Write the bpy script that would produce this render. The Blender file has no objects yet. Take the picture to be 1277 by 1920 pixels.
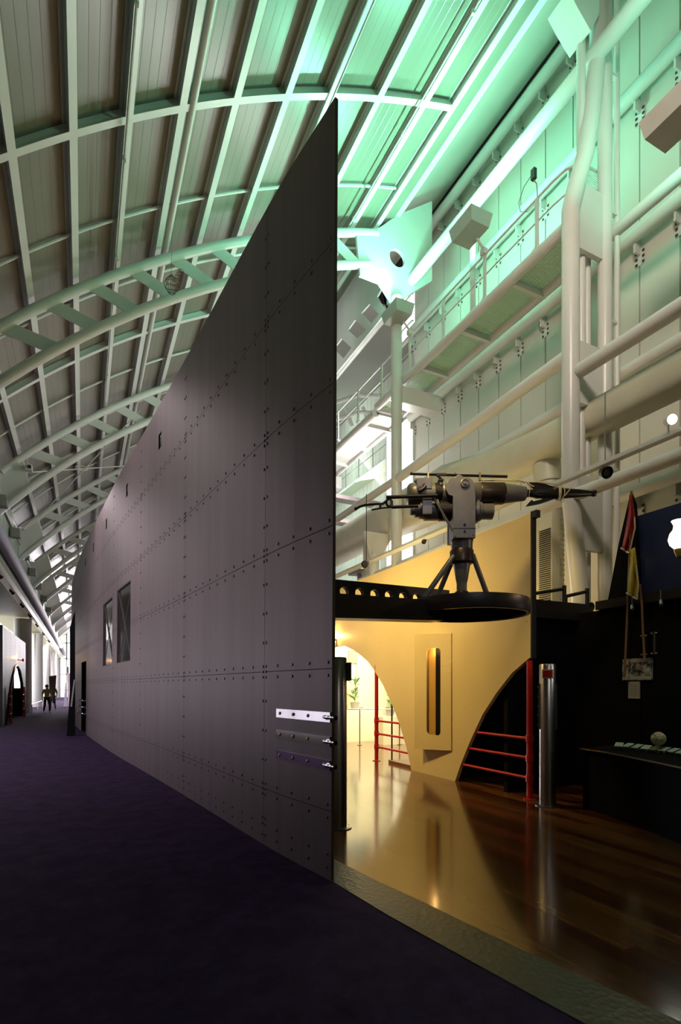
import bpy, bmesh, math, random
from mathutils import Vector, Matrix
from mathutils.geometry import tessellate_polygon
random.seed(7)
sc = bpy.context.scene
col = sc.collection
PI = math.pi
R = math.radians
# ------------------------------------------------------------------ camera
FP, EYE, HORIZON, VPX = 1000.0, 1.63, 1287.0, 155.0      # focal length (px), eye height, horizon row, hall vanishing column
TH = math.atan((638 - VPX) / FP)
CT, ST = math.cos(TH), math.sin(TH)
cd = bpy.data.cameras.new('camera'); cam = bpy.data.objects.new('camera', cd); col.objects.link(cam)
cd.sensor_fit = 'HORIZONTAL'; cd.sensor_width = 36.0
cd.lens = FP / 1277 * 36; cd.shift_x = 0.0005; cd.shift_y = (HORIZON - 960) / 1277
cd.clip_start = 0.05; cd.clip_end = 400
cam.location = (0, 0, EYE); cam.rotation_euler = (R(90), 0, -TH)
sc.camera = cam
sc.view_settings.view_transform = 'Standard'; sc.view_settings.look = 'None'
sc.view_settings.exposure = 0.0; sc.view_settings.gamma = 1.0
# ------------------------------------------------------------------ world and lights
w = bpy.data.worlds.new('world'); sc.world = w; w.use_nodes = True
w.node_tree.nodes['Background'].inputs[0].default_value = (0.60, 0.45, 0.52, 1)
w.node_tree.nodes['Background'].inputs[1].default_value = 0.022

def area(name, loc, target, size, power, color, sy=None, spread=None):
    l = bpy.data.lights.new(name, 'AREA'); l.energy = power; l.color = color
    l.size = size
    if sy: l.shape = 'RECTANGLE'; l.size_y = sy
    if spread: l.spread = R(spread)
    o = bpy.data.objects.new(name, l); col.objects.link(o); o.location = loc
    o.rotation_euler = (Vector(target) - Vector(loc)).to_track_quat('-Z', 'Y').to_euler()
    return o
def point(name, loc, power, color, rad=0.05):
    l = bpy.data.lights.new(name, 'POINT'); l.energy = power; l.color = color; l.shadow_soft_size = rad
    o = bpy.data.objects.new(name, l); col.objects.link(o); o.location = loc; return o
def spot(name, loc, target, power, color, ang=60, blend=0.8, rad=0.08):
    l = bpy.data.lights.new(name, 'SPOT'); l.energy = power; l.color = color; l.spot_size = R(ang); l.spot_blend = blend; l.shadow_soft_size = rad
    o = bpy.data.objects.new(name, l); col.objects.link(o); o.location = loc
    o.rotation_euler = (Vector(target) - Vector(loc)).to_track_quat('-Z', 'Y').to_euler(); return o
GREEN = (0.27, 0.95, 0.62)
WARM = (1.0, 0.72, 0.30)
DAY = (1.0, 0.93, 0.97)
BOXES = [(8.35, 5.2, 10.25), (8.35, 10.13, 12.3), (8.35, 13.39, 12.3)]
for i, (x, y, z) in enumerate(BOXES):
    gc = GREEN if i < 3 else (0.75, 1, 0.85)
    area('uplight', (x, y, z + .44), (x - 3.4, y, z + 3.4), 0.5, [230, 520, 400, 240, 200][i], gc)
    area('uplight', (x, y, z + .44), (x + 1.5, y, z + 1.6), 0.5, [100, 240, 180, 90, 90][i], gc)
# unseen fill lights added for the fascia, right wall, roof and gun
spot('fascia_fill', (3.2, 17.5, 11.6), (8.5, 18.5, 14.4), 420, (0.95, 1.0, 0.96), 60, 0.9, 0.2)  # added to brighten the slotted fascia, no fitting here
area('wall_fill', (2.5, 1.5, 12.3), (10.6, 9.0, 8.5), 1.6, 145, (1.0, 0.84, 0.68), spread=90)  # added warm fill for the right wall, duct and column fronts
area('roof_fill', (-2.2, 16, 8.3), (1.5, 16, 13), 0.4, 18, (1.0, 0.66, 0.78), sy=22)  # added pink fill under the purlins, no gallery lamp
spot('gun_fill', (1.2, -1.6, 6.6), (4.5, 5.4, 3.7), 210, (0.84, 0.84, 1.0), 26, 0.9, 0.2)  # added to lift the grey of the gun
# spill of the exhibition lamps behind the cream partition
area('exhibit_wash', (7.2, 11.8, 3.7), (7.6, 13.4, 0.8), 1.6, 420, (1.0, 0.86, 0.52))
area('exhibit_spill', (8.2, 11.5, 3.3), (9.8, 11.5, 8), 1.2, 130, (1.0, 0.80, 0.40), sy=10)
spot('cream_wash', (2.6, 8.4, 5.0), (5.75, 8.6, 2.0), 900, (1.0, 0.68, 0.22), 95, 1.0, 0.2)
spot('cream_wash', (3.2, 4.6, 5.6), (5.75, 6.6, 3.2), 260, (1.0, 0.70, 0.26), 70, 1.0, 0.2)
spot('bollard_fill', (1.6, -2.0, 6.2), (2.62, 5.4, 1.0), 130, (1.0, 0.88, 0.80), 9, 0.9, 0.1)  # added fill on the left bollard, not an exhibition lamp
spot('bollard_fill', (2.6, -1.5, 6.6), (5.6, 5.2, 1.3), 150, (1.0, 0.92, 0.92), 14, 0.9, 0.1)  # added fill on the right bollard, not an exhibition lamp
spot('cream_wash', (2.7, 11.5, 4.6), (5.75, 10.6, 2.2), 500, (1.0, 0.70, 0.24), 90, 1.0, 0.2)
# gallery track lamps that wash the riveted partition
area('gallery_wash', (-2.5, 11.0, 5.2), (1.0, 12, 1.6), 1.0, 85, (1.0, 0.84, 0.88), sy=8)
area('gallery_wash', (-2.5, 17.0, 5.2), (0.6, 17.0, 1.6), 1.0, 100, (1.0, 0.84, 0.90), sy=8)
# daylight at the far end and through the tall slot in the right wall
area('daylight', (-4.7, 60, 3.6), (0, 60, 0.4), 4, 5200, DAY, sy=40)
area('daylight', (-2.3, 66, 8.2), (2, 67, 12.5), 1.0, 9000, DAY, sy=40, spread=110)
area('daylight', (2.0, 74, 8.0), (1.5, 40, 6.0), 8, 3500, DAY)
area('daylight', (10.85, 17.1, 8.5), (8.5, 17.3, 8.0), 0.8, 600, (1, 1, 0.95), sy=7)
area('daylight', (9.9, 26, 9.6), (13.6, 26, 9.0), 1.0, 420, (0.75, 1, 0.86), sy=14)  # fill added inside the closed far bay for the set-back wall
area('daylight', (12.8, 24, 11.5), (8.5, 20, 15.5), 2, 160, (0.95, 1, 0.97), sy=6)  # fill added in the same bay, aimed up at the girder

# ------------------------------------------------------------------ pixel helpers for laying out the plan
def ray(u, v):
    a = (u - 638) / FP
    return Vector((a * CT + ST, CT - a * ST, (HORIZON - v) / FP))
EYEV = Vector((0, 0, EYE))
def on_x(u, v, X): r = ray(u, v); return r * (X / r.x) + EYEV
def on_y(u, v, Y): r = ray(u, v); return r * (Y / r.y) + EYEV
def on_z(u, v, Z=0): r = ray(u, v); return r * ((Z - EYE) / r.z) + EYEV
def at_d(u, v, D): return ray(u, v) * D + EYEV

# ------------------------------------------------------------------ materials
def mat(name, color, rough=0.5, metal=0.0, emit=None, es=1.0, noise=None, bump=None, aniso=0, spec=None, trans=None):
    m = bpy.data.materials.new(name); m.use_nodes = True
    nt = m.node_tree; b = nt.nodes['Principled BSDF']
    b.inputs['Base Color'].default_value = (*color, 1); b.inputs['Roughness'].default_value = rough
    b.inputs['Metallic'].default_value = metal
    if spec is not None: b.inputs['Specular IOR Level'].default_value = spec
    if trans: b.inputs['Transmission Weight'].default_value = trans
    if emit: b.inputs['Emission Color'].default_value = (*emit, 1); b.inputs['Emission Strength'].default_value = es
    if noise or bump:
        tc = nt.nodes.new('ShaderNodeTexCoord'); mp = nt.nodes.new('ShaderNodeMapping')
        nt.links.new(tc.outputs['Object'], mp.inputs[0])
    if noise:   # (scale xyz, dark factor, detail)
        sx, dk, det = noise
        mp.inputs['Scale'].default_value = sx
        n = nt.nodes.new('ShaderNodeTexNoise'); n.inputs['Scale'].default_value = 1; n.inputs['Detail'].default_value = det
        nt.links.new(mp.outputs[0], n.inputs[0])
        cr = nt.nodes.new('ShaderNodeValToRGB')
        cr.color_ramp.elements[0].position = 0.3; cr.color_ramp.elements[1].position = 0.7
        cr.color_ramp.elements[0].color = (*[c * dk for c in color], 1); cr.color_ramp.elements[1].color = (*color, 1)
        nt.links.new(n.outputs[0], cr.inputs[0]); nt.links.new(cr.outputs[0], b.inputs['Base Color'])
    if bump:    # (scale, strength, distance)
        n2 = nt.nodes.new('ShaderNodeTexNoise'); n2.inputs['Scale'].default_value = bump[0]; n2.inputs['Detail'].default_value = 3
        nt.links.new(tc.outputs['Object'], n2.inputs[0])
        bp = nt.nodes.new('ShaderNodeBump'); bp.inputs['Strength'].default_value = bump[1]; bp.inputs['Distance'].default_value = bump[2]
        nt.links.new(n2.outputs[0], bp.inputs['Height']); nt.links.new(bp.outputs[0], b.inputs['Normal'])
    return m
M = {}
M['white'] = mat('white_paint', (0.70, 0.69, 0.67), 0.32, noise=((1.5, 1.5, 1.5), 0.93, 3))
M['sheet'] = mat('roof_sheet', (0.24, 0.222, 0.18), 0.33, noise=((2.5, 0.25, 2.5), 0.85, 3))
M['panel'] = mat('wall_panel_white', (0.66, 0.63, 0.57), 0.42, noise=((0.6, 0.6, 0.4), 0.9, 4))
M['joint'] = mat('joint_dark', (0.03, 0.028, 0.025), 0.7)
M['steelbolt'] = mat('dull_bolt', (0.10, 0.07, 0.06), 0.5, 0.6)
M['plate'] = mat('grey_plate', (0.238, 0.190, 0.198), 0.46, 0.3, noise=((5.0, 5.0, 0.25), 0.80, 4))  # upright streaks in the colour stand in for brushed reflection bands
M['rivet'] = mat('grey_rivet', (0.22, 0.185, 0.20), 0.35, 0.4)
M['black'] = mat('black_steel', (0.016, 0.014, 0.016), 0.42, noise=((6, 6, 6), 0.7, 2))
M['blackmatt'] = mat('black_board', (0.007, 0.006, 0.008), 0.8, spec=0.08, noise=((3, 3, 3), 0.7, 2))
M['cream'] = mat('cream_paint', (0.62, 0.50, 0.27), 0.45, noise=((1.5, 1.5, 1.5), 0.93, 4))
M['blue'] = mat('navy_board', (0.010, 0.022, 0.10), 0.6, noise=((2, 2, 2), 0.8, 3))
M['red'] = mat('red_paint', (0.45, 0.015, 0.012), 0.3, noise=((4, 4, 4), 0.85, 2))
M['chrome'] = mat('polished_steel', (0.75, 0.74, 0.78), 0.10, 1.0, noise=((8, 8, 2), 0.9, 2))
M['brass'] = mat('brass_bolt', (0.45, 0.33, 0.12), 0.35, 1.0)
M['steel'] = mat('brushed_steel', (0.42, 0.40, 0.42), 0.30, 1.0, noise=((1, 1, 220), 0.75, 2))
M['gungrey'] = mat('gun_grey_paint', (0.185, 0.182, 0.195), 0.38, 0.25, noise=((9, 9, 9), 0.8, 4), bump=(40, 0.1, 0.002))
M['gundark'] = mat('gun_dark_metal', (0.035, 0.030, 0.032), 0.38, 0.5, noise=((9, 9, 9), 0.6, 3))
M['gunband'] = mat('gun_brown_band', (0.06, 0.045, 0.04), 0.35, 0.5, noise=((6, 6, 6), 0.7, 3))
M['discmat'] = mat('platform_brown_steel', (0.085, 0.064, 0.066), 0.40, 0.3, noise=((4, 4, 4), 0.75, 3))
M['rope'] = mat('cream_rope', (0.75, 0.68, 0.48), 0.8, noise=((60, 60, 60), 0.7, 2))
M['dayglass'] = mat('daylit_glass', (0.8, 0.8, 0.8), 0.2, emit=(1.0, 0.97, 0.98), es=3.0)
M['parapet'] = mat('pale_green_parapet', (0.42, 0.50, 0.42), 0.4, noise=((0.8, 0.8, 0.8), 0.85, 3))
M['lav'] = mat('lavender_tube', (0.42, 0.38, 0.50), 0.55, noise=((1, 1, 1), 0.9, 2))
M['conc'] = mat('white_round_column', (0.72, 0.70, 0.70), 0.6, noise=((2, 2, 0.5), 0.88, 3))
M['olive'] = mat('olive_wall', (0.30, 0.29, 0.16), 0.6, noise=((1, 1, 1), 0.85, 3))
M['perf'] = mat('catwalk_grating', (0.60, 0.66, 0.50), 0.45)
M['glowlamp'] = mat('lit_lamp_glass', (1, 0.9, 0.75), 0.2, emit=(1.0, 0.76, 0.50), es=3.2)
M['glowspot'] = mat('lit_spot_lens', (1, 0.95, 0.8), 0.2, emit=(1.0, 0.93, 0.75), es=8)
M['glowgreen'] = mat('lit_uplight_lens', (0.8, 1, 0.9), 0.2, emit=GREEN, es=4)
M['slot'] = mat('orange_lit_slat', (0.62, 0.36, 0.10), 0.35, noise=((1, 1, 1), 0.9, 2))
M['darkglass'] = mat('dark_window_pane', (0.055, 0.048, 0.045), 0.08, spec=0.8, noise=((1, 1, 1), 0.85, 2))
M['paper'] = mat('paper_grey', (0.35, 0.34, 0.32), 0.6, noise=((9, 9, 9), 0.93, 2))
M['leaf'] = mat('green_leaf', (0.10, 0.26, 0.04), 0.5, noise=((12, 12, 12), 0.6, 2))
M['yflag'] = mat('yellow_flag_cloth', (0.55, 0.43, 0.04), 0.8, noise=((7, 7, 7), 0.75, 3))
M['rflag'] = mat('red_flag_cloth', (0.36, 0.018, 0.022), 0.8, noise=((7, 7, 7), 0.75, 3))
M['hem'] = mat('cream_flag_hem', (0.55, 0.50, 0.38), 0.8, noise=((20, 20, 20), 0.85, 2))
M['pole'] = mat('brown_wood_pole', (0.22, 0.12, 0.045), 0.5, noise=((20, 20, 3), 0.6, 3))
M['skin'] = mat('skin', (0.45, 0.28, 0.20), 0.6, noise=((9, 9, 9), 0.9, 2))
M['yshirt'] = mat('yellow_shirt', (0.42, 0.36, 0.05), 0.8, noise=((9, 9, 9), 0.8, 2))
M['dcloth'] = mat('dark_cloth', (0.035, 0.03, 0.045), 0.8, noise=((9, 9, 9), 0.7, 2))
M['hair'] = mat('dark_hair', (0.02, 0.014, 0.012), 0.6, noise=((30, 30, 30), 0.7, 2))
M['tray'] = mat('pale_tray_paint', (0.60, 0.58, 0.46), 0.45, noise=((2, 2, 2), 0.9, 2))
M['plankb'] = mat('brown_ramp', (0.20, 0.10, 0.05), 0.4, noise=((1, 8, 1), 0.7, 3))
M['cable'] = mat('grey_cable', (0.25, 0.24, 0.22), 0.6)
M['greybox'] = mat('grey_flood_box', (0.45, 0.43, 0.40), 0.5, noise=((3, 3, 3), 0.9, 2))
M['kerb'] = mat('chequer_steel', (0.085, 0.09, 0.075), 0.42, 0.5)
M['pink'] = mat('pink_banner', (0.55, 0.38, 0.48), 0.7, noise=((2, 2, 2), 0.85, 2))
M['silverdoor'] = mat('brushed_silver_panel', (0.19, 0.17, 0.18), 0.5, 0.35, noise=((4, 6, 0.3), 0.7, 4))

def carpet_mat():
    m = bpy.data.materials.new('purple_carpet'); m.use_nodes = True; nt = m.node_tree; b = nt.nodes['Principled BSDF']
    b.inputs['Roughness'].default_value = 0.95; b.inputs['Specular IOR Level'].default_value = 0.1
    tc = nt.nodes.new('ShaderNodeTexCoord')
    n = nt.nodes.new('ShaderNodeTexNoise'); n.inputs['Scale'].default_value = 3.5; n.inputs['Detail'].default_value = 10; n.inputs['Roughness'].default_value = 0.75
    n2 = nt.nodes.new('ShaderNodeTexNoise'); n2.inputs['Scale'].default_value = 160
    cr = nt.nodes.new('ShaderNodeValToRGB')
    cr.color_ramp.elements[0].position = 0.32; cr.color_ramp.elements[0].color = (0.026, 0.015, 0.045, 1)
    cr.color_ramp.elements[1].position = 0.70; cr.color_ramp.elements[1].color = (0.068, 0.040, 0.108, 1)
    nt.links.new(tc.outputs['Object'], n.inputs[0]); nt.links.new(tc.outputs['Object'], n2.inputs[0])
    nt.links.new(n.outputs[0], cr.inputs[0]); nt.links.new(cr.outputs[0], b.inputs['Base Color'])
    bp = nt.nodes.new('ShaderNodeBump'); bp.inputs['Strength'].default_value = 0.5; bp.inputs['Distance'].default_value = 0.01
    nt.links.new(n2.outputs[0], bp.inputs['Height']); nt.links.new(bp.outputs[0], b.inputs['Normal'])
    return m
def wood_mat():
    m = bpy.data.materials.new('polished_boards'); m.use_nodes = True; nt = m.node_tree; b = nt.nodes['Principled BSDF']
    b.inputs['Roughness'].default_value = 0.16; b.inputs['Coat Weight'].default_value = 0.5; b.inputs['Coat Roughness'].default_value = 0.10
    tc = nt.nodes.new('ShaderNodeTexCoord'); mp = nt.nodes.new('ShaderNodeMapping')
    mp.inputs['Rotation'].default_value = (0, 0, R(90)); nt.links.new(tc.outputs['Object'], mp.inputs[0])
    br = nt.nodes.new('ShaderNodeTexBrick'); br.offset = 0.37
    br.inputs['Scale'].default_value = 1.0; br.inputs['Brick Width'].default_value = 2.2; br.inputs['Row Height'].default_value = 0.13
    br.inputs['Mortar Size'].default_value = 0.0022; br.inputs['Mortar Smooth'].default_value = 0.3; br.inputs['Bias'].default_value = 0.0
    br.inputs['Color1'].default_value = (0.070, 0.020, 0.008, 1); br.inputs['Color2'].default_value = (0.210, 0.085, 0.026, 1); br.inputs['Mortar'].default_value = (0.05, 0.02, 0.01, 1)
    nt.links.new(mp.outputs[0], br.inputs[0])
    mp2 = nt.nodes.new('ShaderNodeMapping'); mp2.inputs['Scale'].default_value = (16, 1.2, 1); nt.links.new(tc.outputs['Object'], mp2.inputs[0])
    n = nt.nodes.new('ShaderNodeTexNoise'); n.inputs['Scale'].default_value = 1.6; n.inputs['Detail'].default_value = 8; nt.links.new(mp2.outputs[0], n.inputs[0])
    cr = nt.nodes.new('ShaderNodeValToRGB'); cr.color_ramp.elements[0].position = 0.3; cr.color_ramp.elements[0].color = (0.5, 0.45, 0.4, 1)
    cr.color_ramp.elements[1].position = 0.7; cr.color_ramp.elements[1].color = (1.1, 1.05, 1, 1); nt.links.new(n.outputs[0], cr.inputs[0])
    mx = nt.nodes.new('ShaderNodeMix'); mx.data_type = 'RGBA'; mx.blend_type = 'MULTIPLY'; mx.inputs[0].default_value = 0.8
    nt.links.new(br.outputs[0], mx.inputs[6]); nt.links.new(cr.outputs[0], mx.inputs[7]); nt.links.new(mx.outputs[2], b.inputs['Base Color'])
    return m
M['carpet'] = carpet_mat(); M['wood'] = wood_mat()
def kerb_tex():
    m = M['kerb']; nt = m.node_tree; b = nt.nodes['Principled BSDF']; tc = nt.nodes.new('ShaderNodeTexCoord')
    v = nt.nodes.new('ShaderNodeTexVoronoi'); v.inputs['Scale'].default_value = 26; nt.links.new(tc.outputs['Object'], v.inputs[0])
    bp = nt.nodes.new('ShaderNodeBump'); bp.inputs['Strength'].default_value = 0.6; bp.inputs['Distance'].default_value = 0.006
    nt.links.new(v.outputs['Distance'], bp.inputs['Height']); nt.links.new(bp.outputs[0], b.inputs['Normal'])
kerb_tex()

# ------------------------------------------------------------------ mesh builder
class MB:
    def __init__(s): s.v = []; s.f = []; s.m = []; s.sm = []
    def add(s, vs, fs, mi=0, smooth=False):
        o = len(s.v); s.v += [tuple(p) for p in vs]
        for f in fs: s.f.append([o + i for i in f]); s.m.append(mi); s.sm.append(smooth)
        return s
    def box(s, c, d, rot=None, mi=0):
        c = Vector(c); h = Vector(d) / 2
        vs = [Vector((x * h.x, y * h.y, z * h.z)) for x in (-1, 1) for y in (-1, 1) for z in (-1, 1)]
        if rot is not None: vs = [rot @ v for v in vs]
        return s.add([c + v for v in vs], [(0, 1, 3, 2), (4, 6, 7, 5), (0, 4, 5, 1), (2, 3, 7, 6), (0, 2, 6, 4), (1, 5, 7, 3)], mi)
    def bb(s, a, b, mi=0):
        a = Vector(a); b = Vector(b); return s.box((a + b) / 2, [abs(x) for x in (b - a)], None, mi)
    def bar(s, p, q, wd, ht, up=(0, 0, 1), mi=0):
        p = Vector(p); q = Vector(q); z = (q - p).normalized(); x = z.cross(Vector(up)).normalized(); y = x.cross(z)
        rot = Matrix((x, y, z)).transposed()
        return s.box((p + q) / 2, (wd, ht, (q - p).length), rot, mi)
    def tube(s, pts, r, n=12, mi=0, cap=True, closed=False):
        pts = [Vector(p) for p in pts]; N = len(pts)
        rr = r if isinstance(r, (list, tuple)) else [r] * N
        t0 = (pts[1] - pts[0]).normalized(); a = t0.orthogonal().normalized()
        rings = []
        for i, p in enumerate(pts):
            if closed: t = (pts[(i + 1) % N] - pts[i - 1]).normalized()
            elif i == 0: t = pts[1] - pts[0]
            elif i == N - 1: t = pts[-1] - pts[-2]
            else: t = (pts[i + 1] - p).normalized() + (p - pts[i - 1]).normalized()
            t.normalize(); a = (a - t * a.dot(t)).normalized(); b = t.cross(a)
            rings.append([p + (a * math.cos(2 * PI * k / n) + b * math.sin(2 * PI * k / n)) * rr[i] for k in range(n)])
        vs = [v for g in rings for v in g]; fs = []
        for i in range(N if closed else N - 1):
            j = (i + 1) % N
            for k in range(n): fs.append((i * n + k, i * n + (k + 1) % n, j * n + (k + 1) % n, j * n + k))
        s.add(vs, fs, mi, True)
        if cap and not closed:
            s.add(rings[0], [tuple(reversed(range(n)))], mi); s.add(rings[-1], [tuple(range(n))], mi)
        return s
    def lathe(s, prof, base=(0, 0, 0), axis=(0, 0, 1), n=32, mi=0, smooth=True):
        z = Vector(axis).normalized(); x = z.orthogonal().normalized(); y = z.cross(x); base = Vector(base)
        rings = [[base + z * h + (x * math.cos(2 * PI * k / n) + y * math.sin(2 * PI * k / n)) * r for k in range(n)] for r, h in prof]
        vs = [v for g in rings for v in g]
        fs = [(i * n + k, i * n + (k + 1) % n, (i + 1) * n + (k + 1) % n, (i + 1) * n + k) for i in range(len(prof) - 1) for k in range(n)]
        s.add(vs, fs, mi, smooth)
        s.add(rings[0], [tuple(reversed(range(n)))], mi); s.add(rings[-1], [tuple(range(n))], mi)
        return s
    def prism(s, loops, fn, th, mi=0, side=None):
        """loops: outer ring then holes, 2-D; fn maps 2-D to 3-D; th: thickness vector"""
        th = Vector(th); P3 = [[Vector((p[0], p[1], 0)) for p in L] for L in loops]
        tri = tessellate_polygon(P3); flat = [p for L in loops for p in L]
        A = [Vector(fn(*p)) for p in flat]; n = len(A)
        s.add(A + [a + th for a in A], [tuple(t) for t in tri] + [tuple(i + n for i in reversed(t)) for t in tri], mi)
        o = 0
        for L in loops:
            k = len(L)
            vs = [A[o + i] for i in range(k)] + [A[o + i] + th for i in range(k)]
            s.add(vs, [(i, (i + 1) % k, k + (i + 1) % k, k + i) for i in range(k)], mi if side is None else side); o += k
        return s
    def dome(s, c, nrm, r, n=7, mi=0):
        z = Vector(nrm).normalized(); x = z.orthogonal().normalized(); y = z.cross(x); c = Vector(c)
        r1 = [c + (x * math.cos(2 * PI * k / n) + y * math.sin(2 * PI * k / n)) * r for k in range(n)]
        r2 = [c + z * r * .45 + (x * math.cos(2 * PI * k / n) + y * math.sin(2 * PI * k / n)) * r * .7 for k in range(n)]
        vs = r1 + r2 + [c + z * r * .62]
        fs = [(k, (k + 1) % n, n + (k + 1) % n, n + k) for k in range(n)] + [(n + k, n + (k + 1) % n, 2 * n) for k in range(n)]
        return s.add(vs, fs, mi, True)
    def ball(s, c, r, n=16, mi=0, sc3=(1, 1, 1)):
        c = Vector(c); vs = []; fs = []; m_ = n // 2
        for i in range(m_ + 1):
            a = PI * i / m_
            for k in range(n): vs.append(c + Vector((r * math.sin(a) * math.cos(2 * PI * k / n) * sc3[0], r * math.sin(a) * math.sin(2 * PI * k / n) * sc3[1], r * math.cos(a) * sc3[2])))
        for i in range(m_):
            for k in range(n): fs.append((i * n + k, (i + 1) * n + k, (i + 1) * n + (k + 1) % n, i * n + (k + 1) % n))
        return s.add(vs, fs, mi, True)
    def build(s, name, mats, parent=None, origin=None, bevel=0):
        if not isinstance(mats, (list, tuple)): mats = [mats]
        org = Vector(origin) if origin is not None else Vector((0, 0, 0))
        if parent is not None: org = parent_origin(parent)
        me = bpy.data.meshes.new(name)
        me.from_pydata([tuple(Vector(v) - org) for v in s.v], [], s.f)
        for m in mats: me.materials.append(m)
        me.polygons.foreach_set('material_index', s.m); me.polygons.foreach_set('use_smooth', s.sm); me.update()
        bm = bmesh.new(); bm.from_mesh(me); bmesh.ops.remove_doubles(bm, verts=bm.verts, dist=1e-6) if len(bm.verts) < 60000 else None
        bmesh.ops.recalc_face_normals(bm, faces=bm.faces); bm.to_mesh(me); bm.free()
        if any(s.sm): me.set_sharp_from_angle(angle=R(40))
        o = bpy.data.objects.new(name, me); col.objects.link(o); o.location = org
        if parent is not None: o.parent = parent; o.location = (0, 0, 0)
        if bevel:
            b = o.modifiers.new('bevel', 'BEVEL'); b.width = bevel; b.segments = 2; b.limit_method = 'ANGLE'
        return o
def parent_origin(p):
    v = Vector((0, 0, 0))
    while p is not None: v += p.location; p = p.parent
    return v
def tag(o, label=None, cat=None, group=None, kind=None):
    if label: o['label'] = label
    if cat: o['category'] = cat
    if group: o['group'] = group
    if kind: o['kind'] = kind
    elif cat: o['kind'] = 'thing'
    return o
def thing(name, loc, label, cat, group=None):
    o = bpy.data.objects.new(name, None); o.empty_display_size = 0.2; col.objects.link(o); o.location = loc
    return tag(o, label, cat, group)
def copy_thing(src, delta, label=None, group=None):
    c = src.copy(); col.objects.link(c); c.location = Vector(src.location) + Vector(delta)
    if label: c['label'] = label
    if group: c['group'] = group
    def kids(a, b):
        for ch in list(a.children):
            d = ch.copy(); col.objects.link(d); d.parent = b; kids(ch, d)
    kids(src, c); return c
ORD = ['first', 'second', 'third', 'fourth', 'fifth', 'sixth', 'seventh', 'eighth', 'ninth', 'tenth', 'eleventh', 'twelfth', 'thirteenth', 'fourteenth', 'fifteenth', 'sixteenth']
def struct(o): o['kind'] = 'structure'; return o
def arc(cx, cz, r, a0, a1, n): return [(cx + r * math.cos(a0 + (a1 - a0) * i / n), cz + r * math.sin(a0 + (a1 - a0) * i / n)) for i in range(n + 1)]

# ================================================================== SETTING
def catmull(pts, n):
    out = []
    P = [Vector(p) for p in pts]; P = [P[0] * 2 - P[1]] + P + [P[-1] * 2 - P[-2]]
    for i in range(1, len(P) - 2):
        for k in range(n):
            t = k / n
            out.append(0.5 * ((2 * P[i]) + (-P[i - 1] + P[i + 1]) * t + (2 * P[i - 1] - 5 * P[i] + 4 * P[i + 1] - P[i + 2]) * t * t + (-P[i - 1] + 3 * P[i] - 3 * P[i + 1] + P[i + 2]) * t ** 3))
    out.append(P[-2]); return out
# plan line of the riveted partition: short front end first
PLAN = catmull([(1.87, 4.05), (1.68, 5.29), (1.35, 8.38), (1.0, 11.32), (.66, 14.16), (.19, 19.0), (-.10, 22.3), (-.42, 27), (-.55, 31), (-.50, 35), (-.2, 39)], 12)
CUM = [0]
for a, b in zip(PLAN, PLAN[1:]): CUM.append(CUM[-1] + (b - a).length)
def plan(s):
    s = max(0, min(CUM[-1] - 1e-6, s))
    for i in range(len(CUM) - 1):
        if CUM[i + 1] >= s:
            t = (s - CUM[i]) / (CUM[i + 1] - CUM[i]); p = PLAN[i].lerp(PLAN[i + 1], t); d = (PLAN[i + 1] - PLAN[i]).normalized()
            return p, d, Vector((-d.y, d.x))          # point, tangent, normal to the left (corridor side)
def wall_pt(s, z, off=0):
    p, d, n = plan(s); return Vector((p.x + n.x * off + 0.04 * z / 6.58, p.y + n.y * off, z))
def wall_n(s): n = plan(s)[2]; return Vector((n.x, n.y, 0))
def s_of_u(u):      # arc length where the plan line is seen in image column u
    best = None
    for i in range(int(CUM[-1] * 100)):
        p = plan(i / 100)[0]; x = p.x * CT - p.y * ST; d = p.x * ST + p.y * CT
        e = abs(638 + FP * x / d - u)
        if best is None or e < best[0]: best = (e, i / 100)
    return best[1]

# wood floor boundary runs along the metal strip
def q2(p): return (p.x, p.y)
strip_l = [(3.1, -4.0), (2.6, 0.3)] + [q2(on_z(u, v)) for u, v in ((1093, 1920), (1009, 1874), (874, 1799), (728, 1718))] + [(1.87, 4.05)]
strip_r = [(3.7, -4.0), (3.1, 0.0)] + [q2(on_z(u, v)) for u, v in ((1277, 1919), (1178, 1872), (1065, 1821), (964, 1776), (874, 1732), (785, 1689), (700, 1650), (622, 1610))]
m = MB(); m.bb((-9, -6, -0.20), (16, 95, -0.02)); struct(m.build('floor', M['carpet']))
m = MB()
outer = [(-9, -6)] + [(3.3, -6)] + strip_l + [(p.x, p.y) for p in PLAN[1:]] + [(2, 60), (2, 95), (-9, 95)]
m.prism([outer], lambda x, y: (x, y, -0.02), (0, 0, 0.022)); struct(m.build('floor', M['carpet']))
m = MB()
outer = [(16, -6)] + [(3.9, -6)] + strip_r + [(2.05, 5.4)] + [(p.x + .07, p.y) for p in PLAN[16:]] + [(0.2, 40), (16, 40)]
m.prism([outer], lambda x, y: (x, y, -0.02), (0, 0, 0.024)); struct(m.build('floor', M['wood']))
m = MB()
outer = strip_l + [(1.9, 4.7), (2.0, 5.3)] + strip_r[::-1]
m.prism([outer], lambda x, y: (x, y, -0.02), (0, 0, 0.028)); struct(m.build('trim_1', M['kerb']))

# right wall: tall panels with open dark joints
PW = 0.88; WX = 11.0; PY1 = 16.46; WT = 18.2
m = MB()
m.bb((WX + .06, -4, 0), (WX + .12, PY1, WT), 1)
k = 0; y = PY1
while y > -4:
    ya = max(y - PW + .03, -4)
    m.bb((WX, ya, 0), (WX + .05, y, WT), 0); y -= PW
struct(m.build('wall_right', [M['panel'], M['joint']]))
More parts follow.
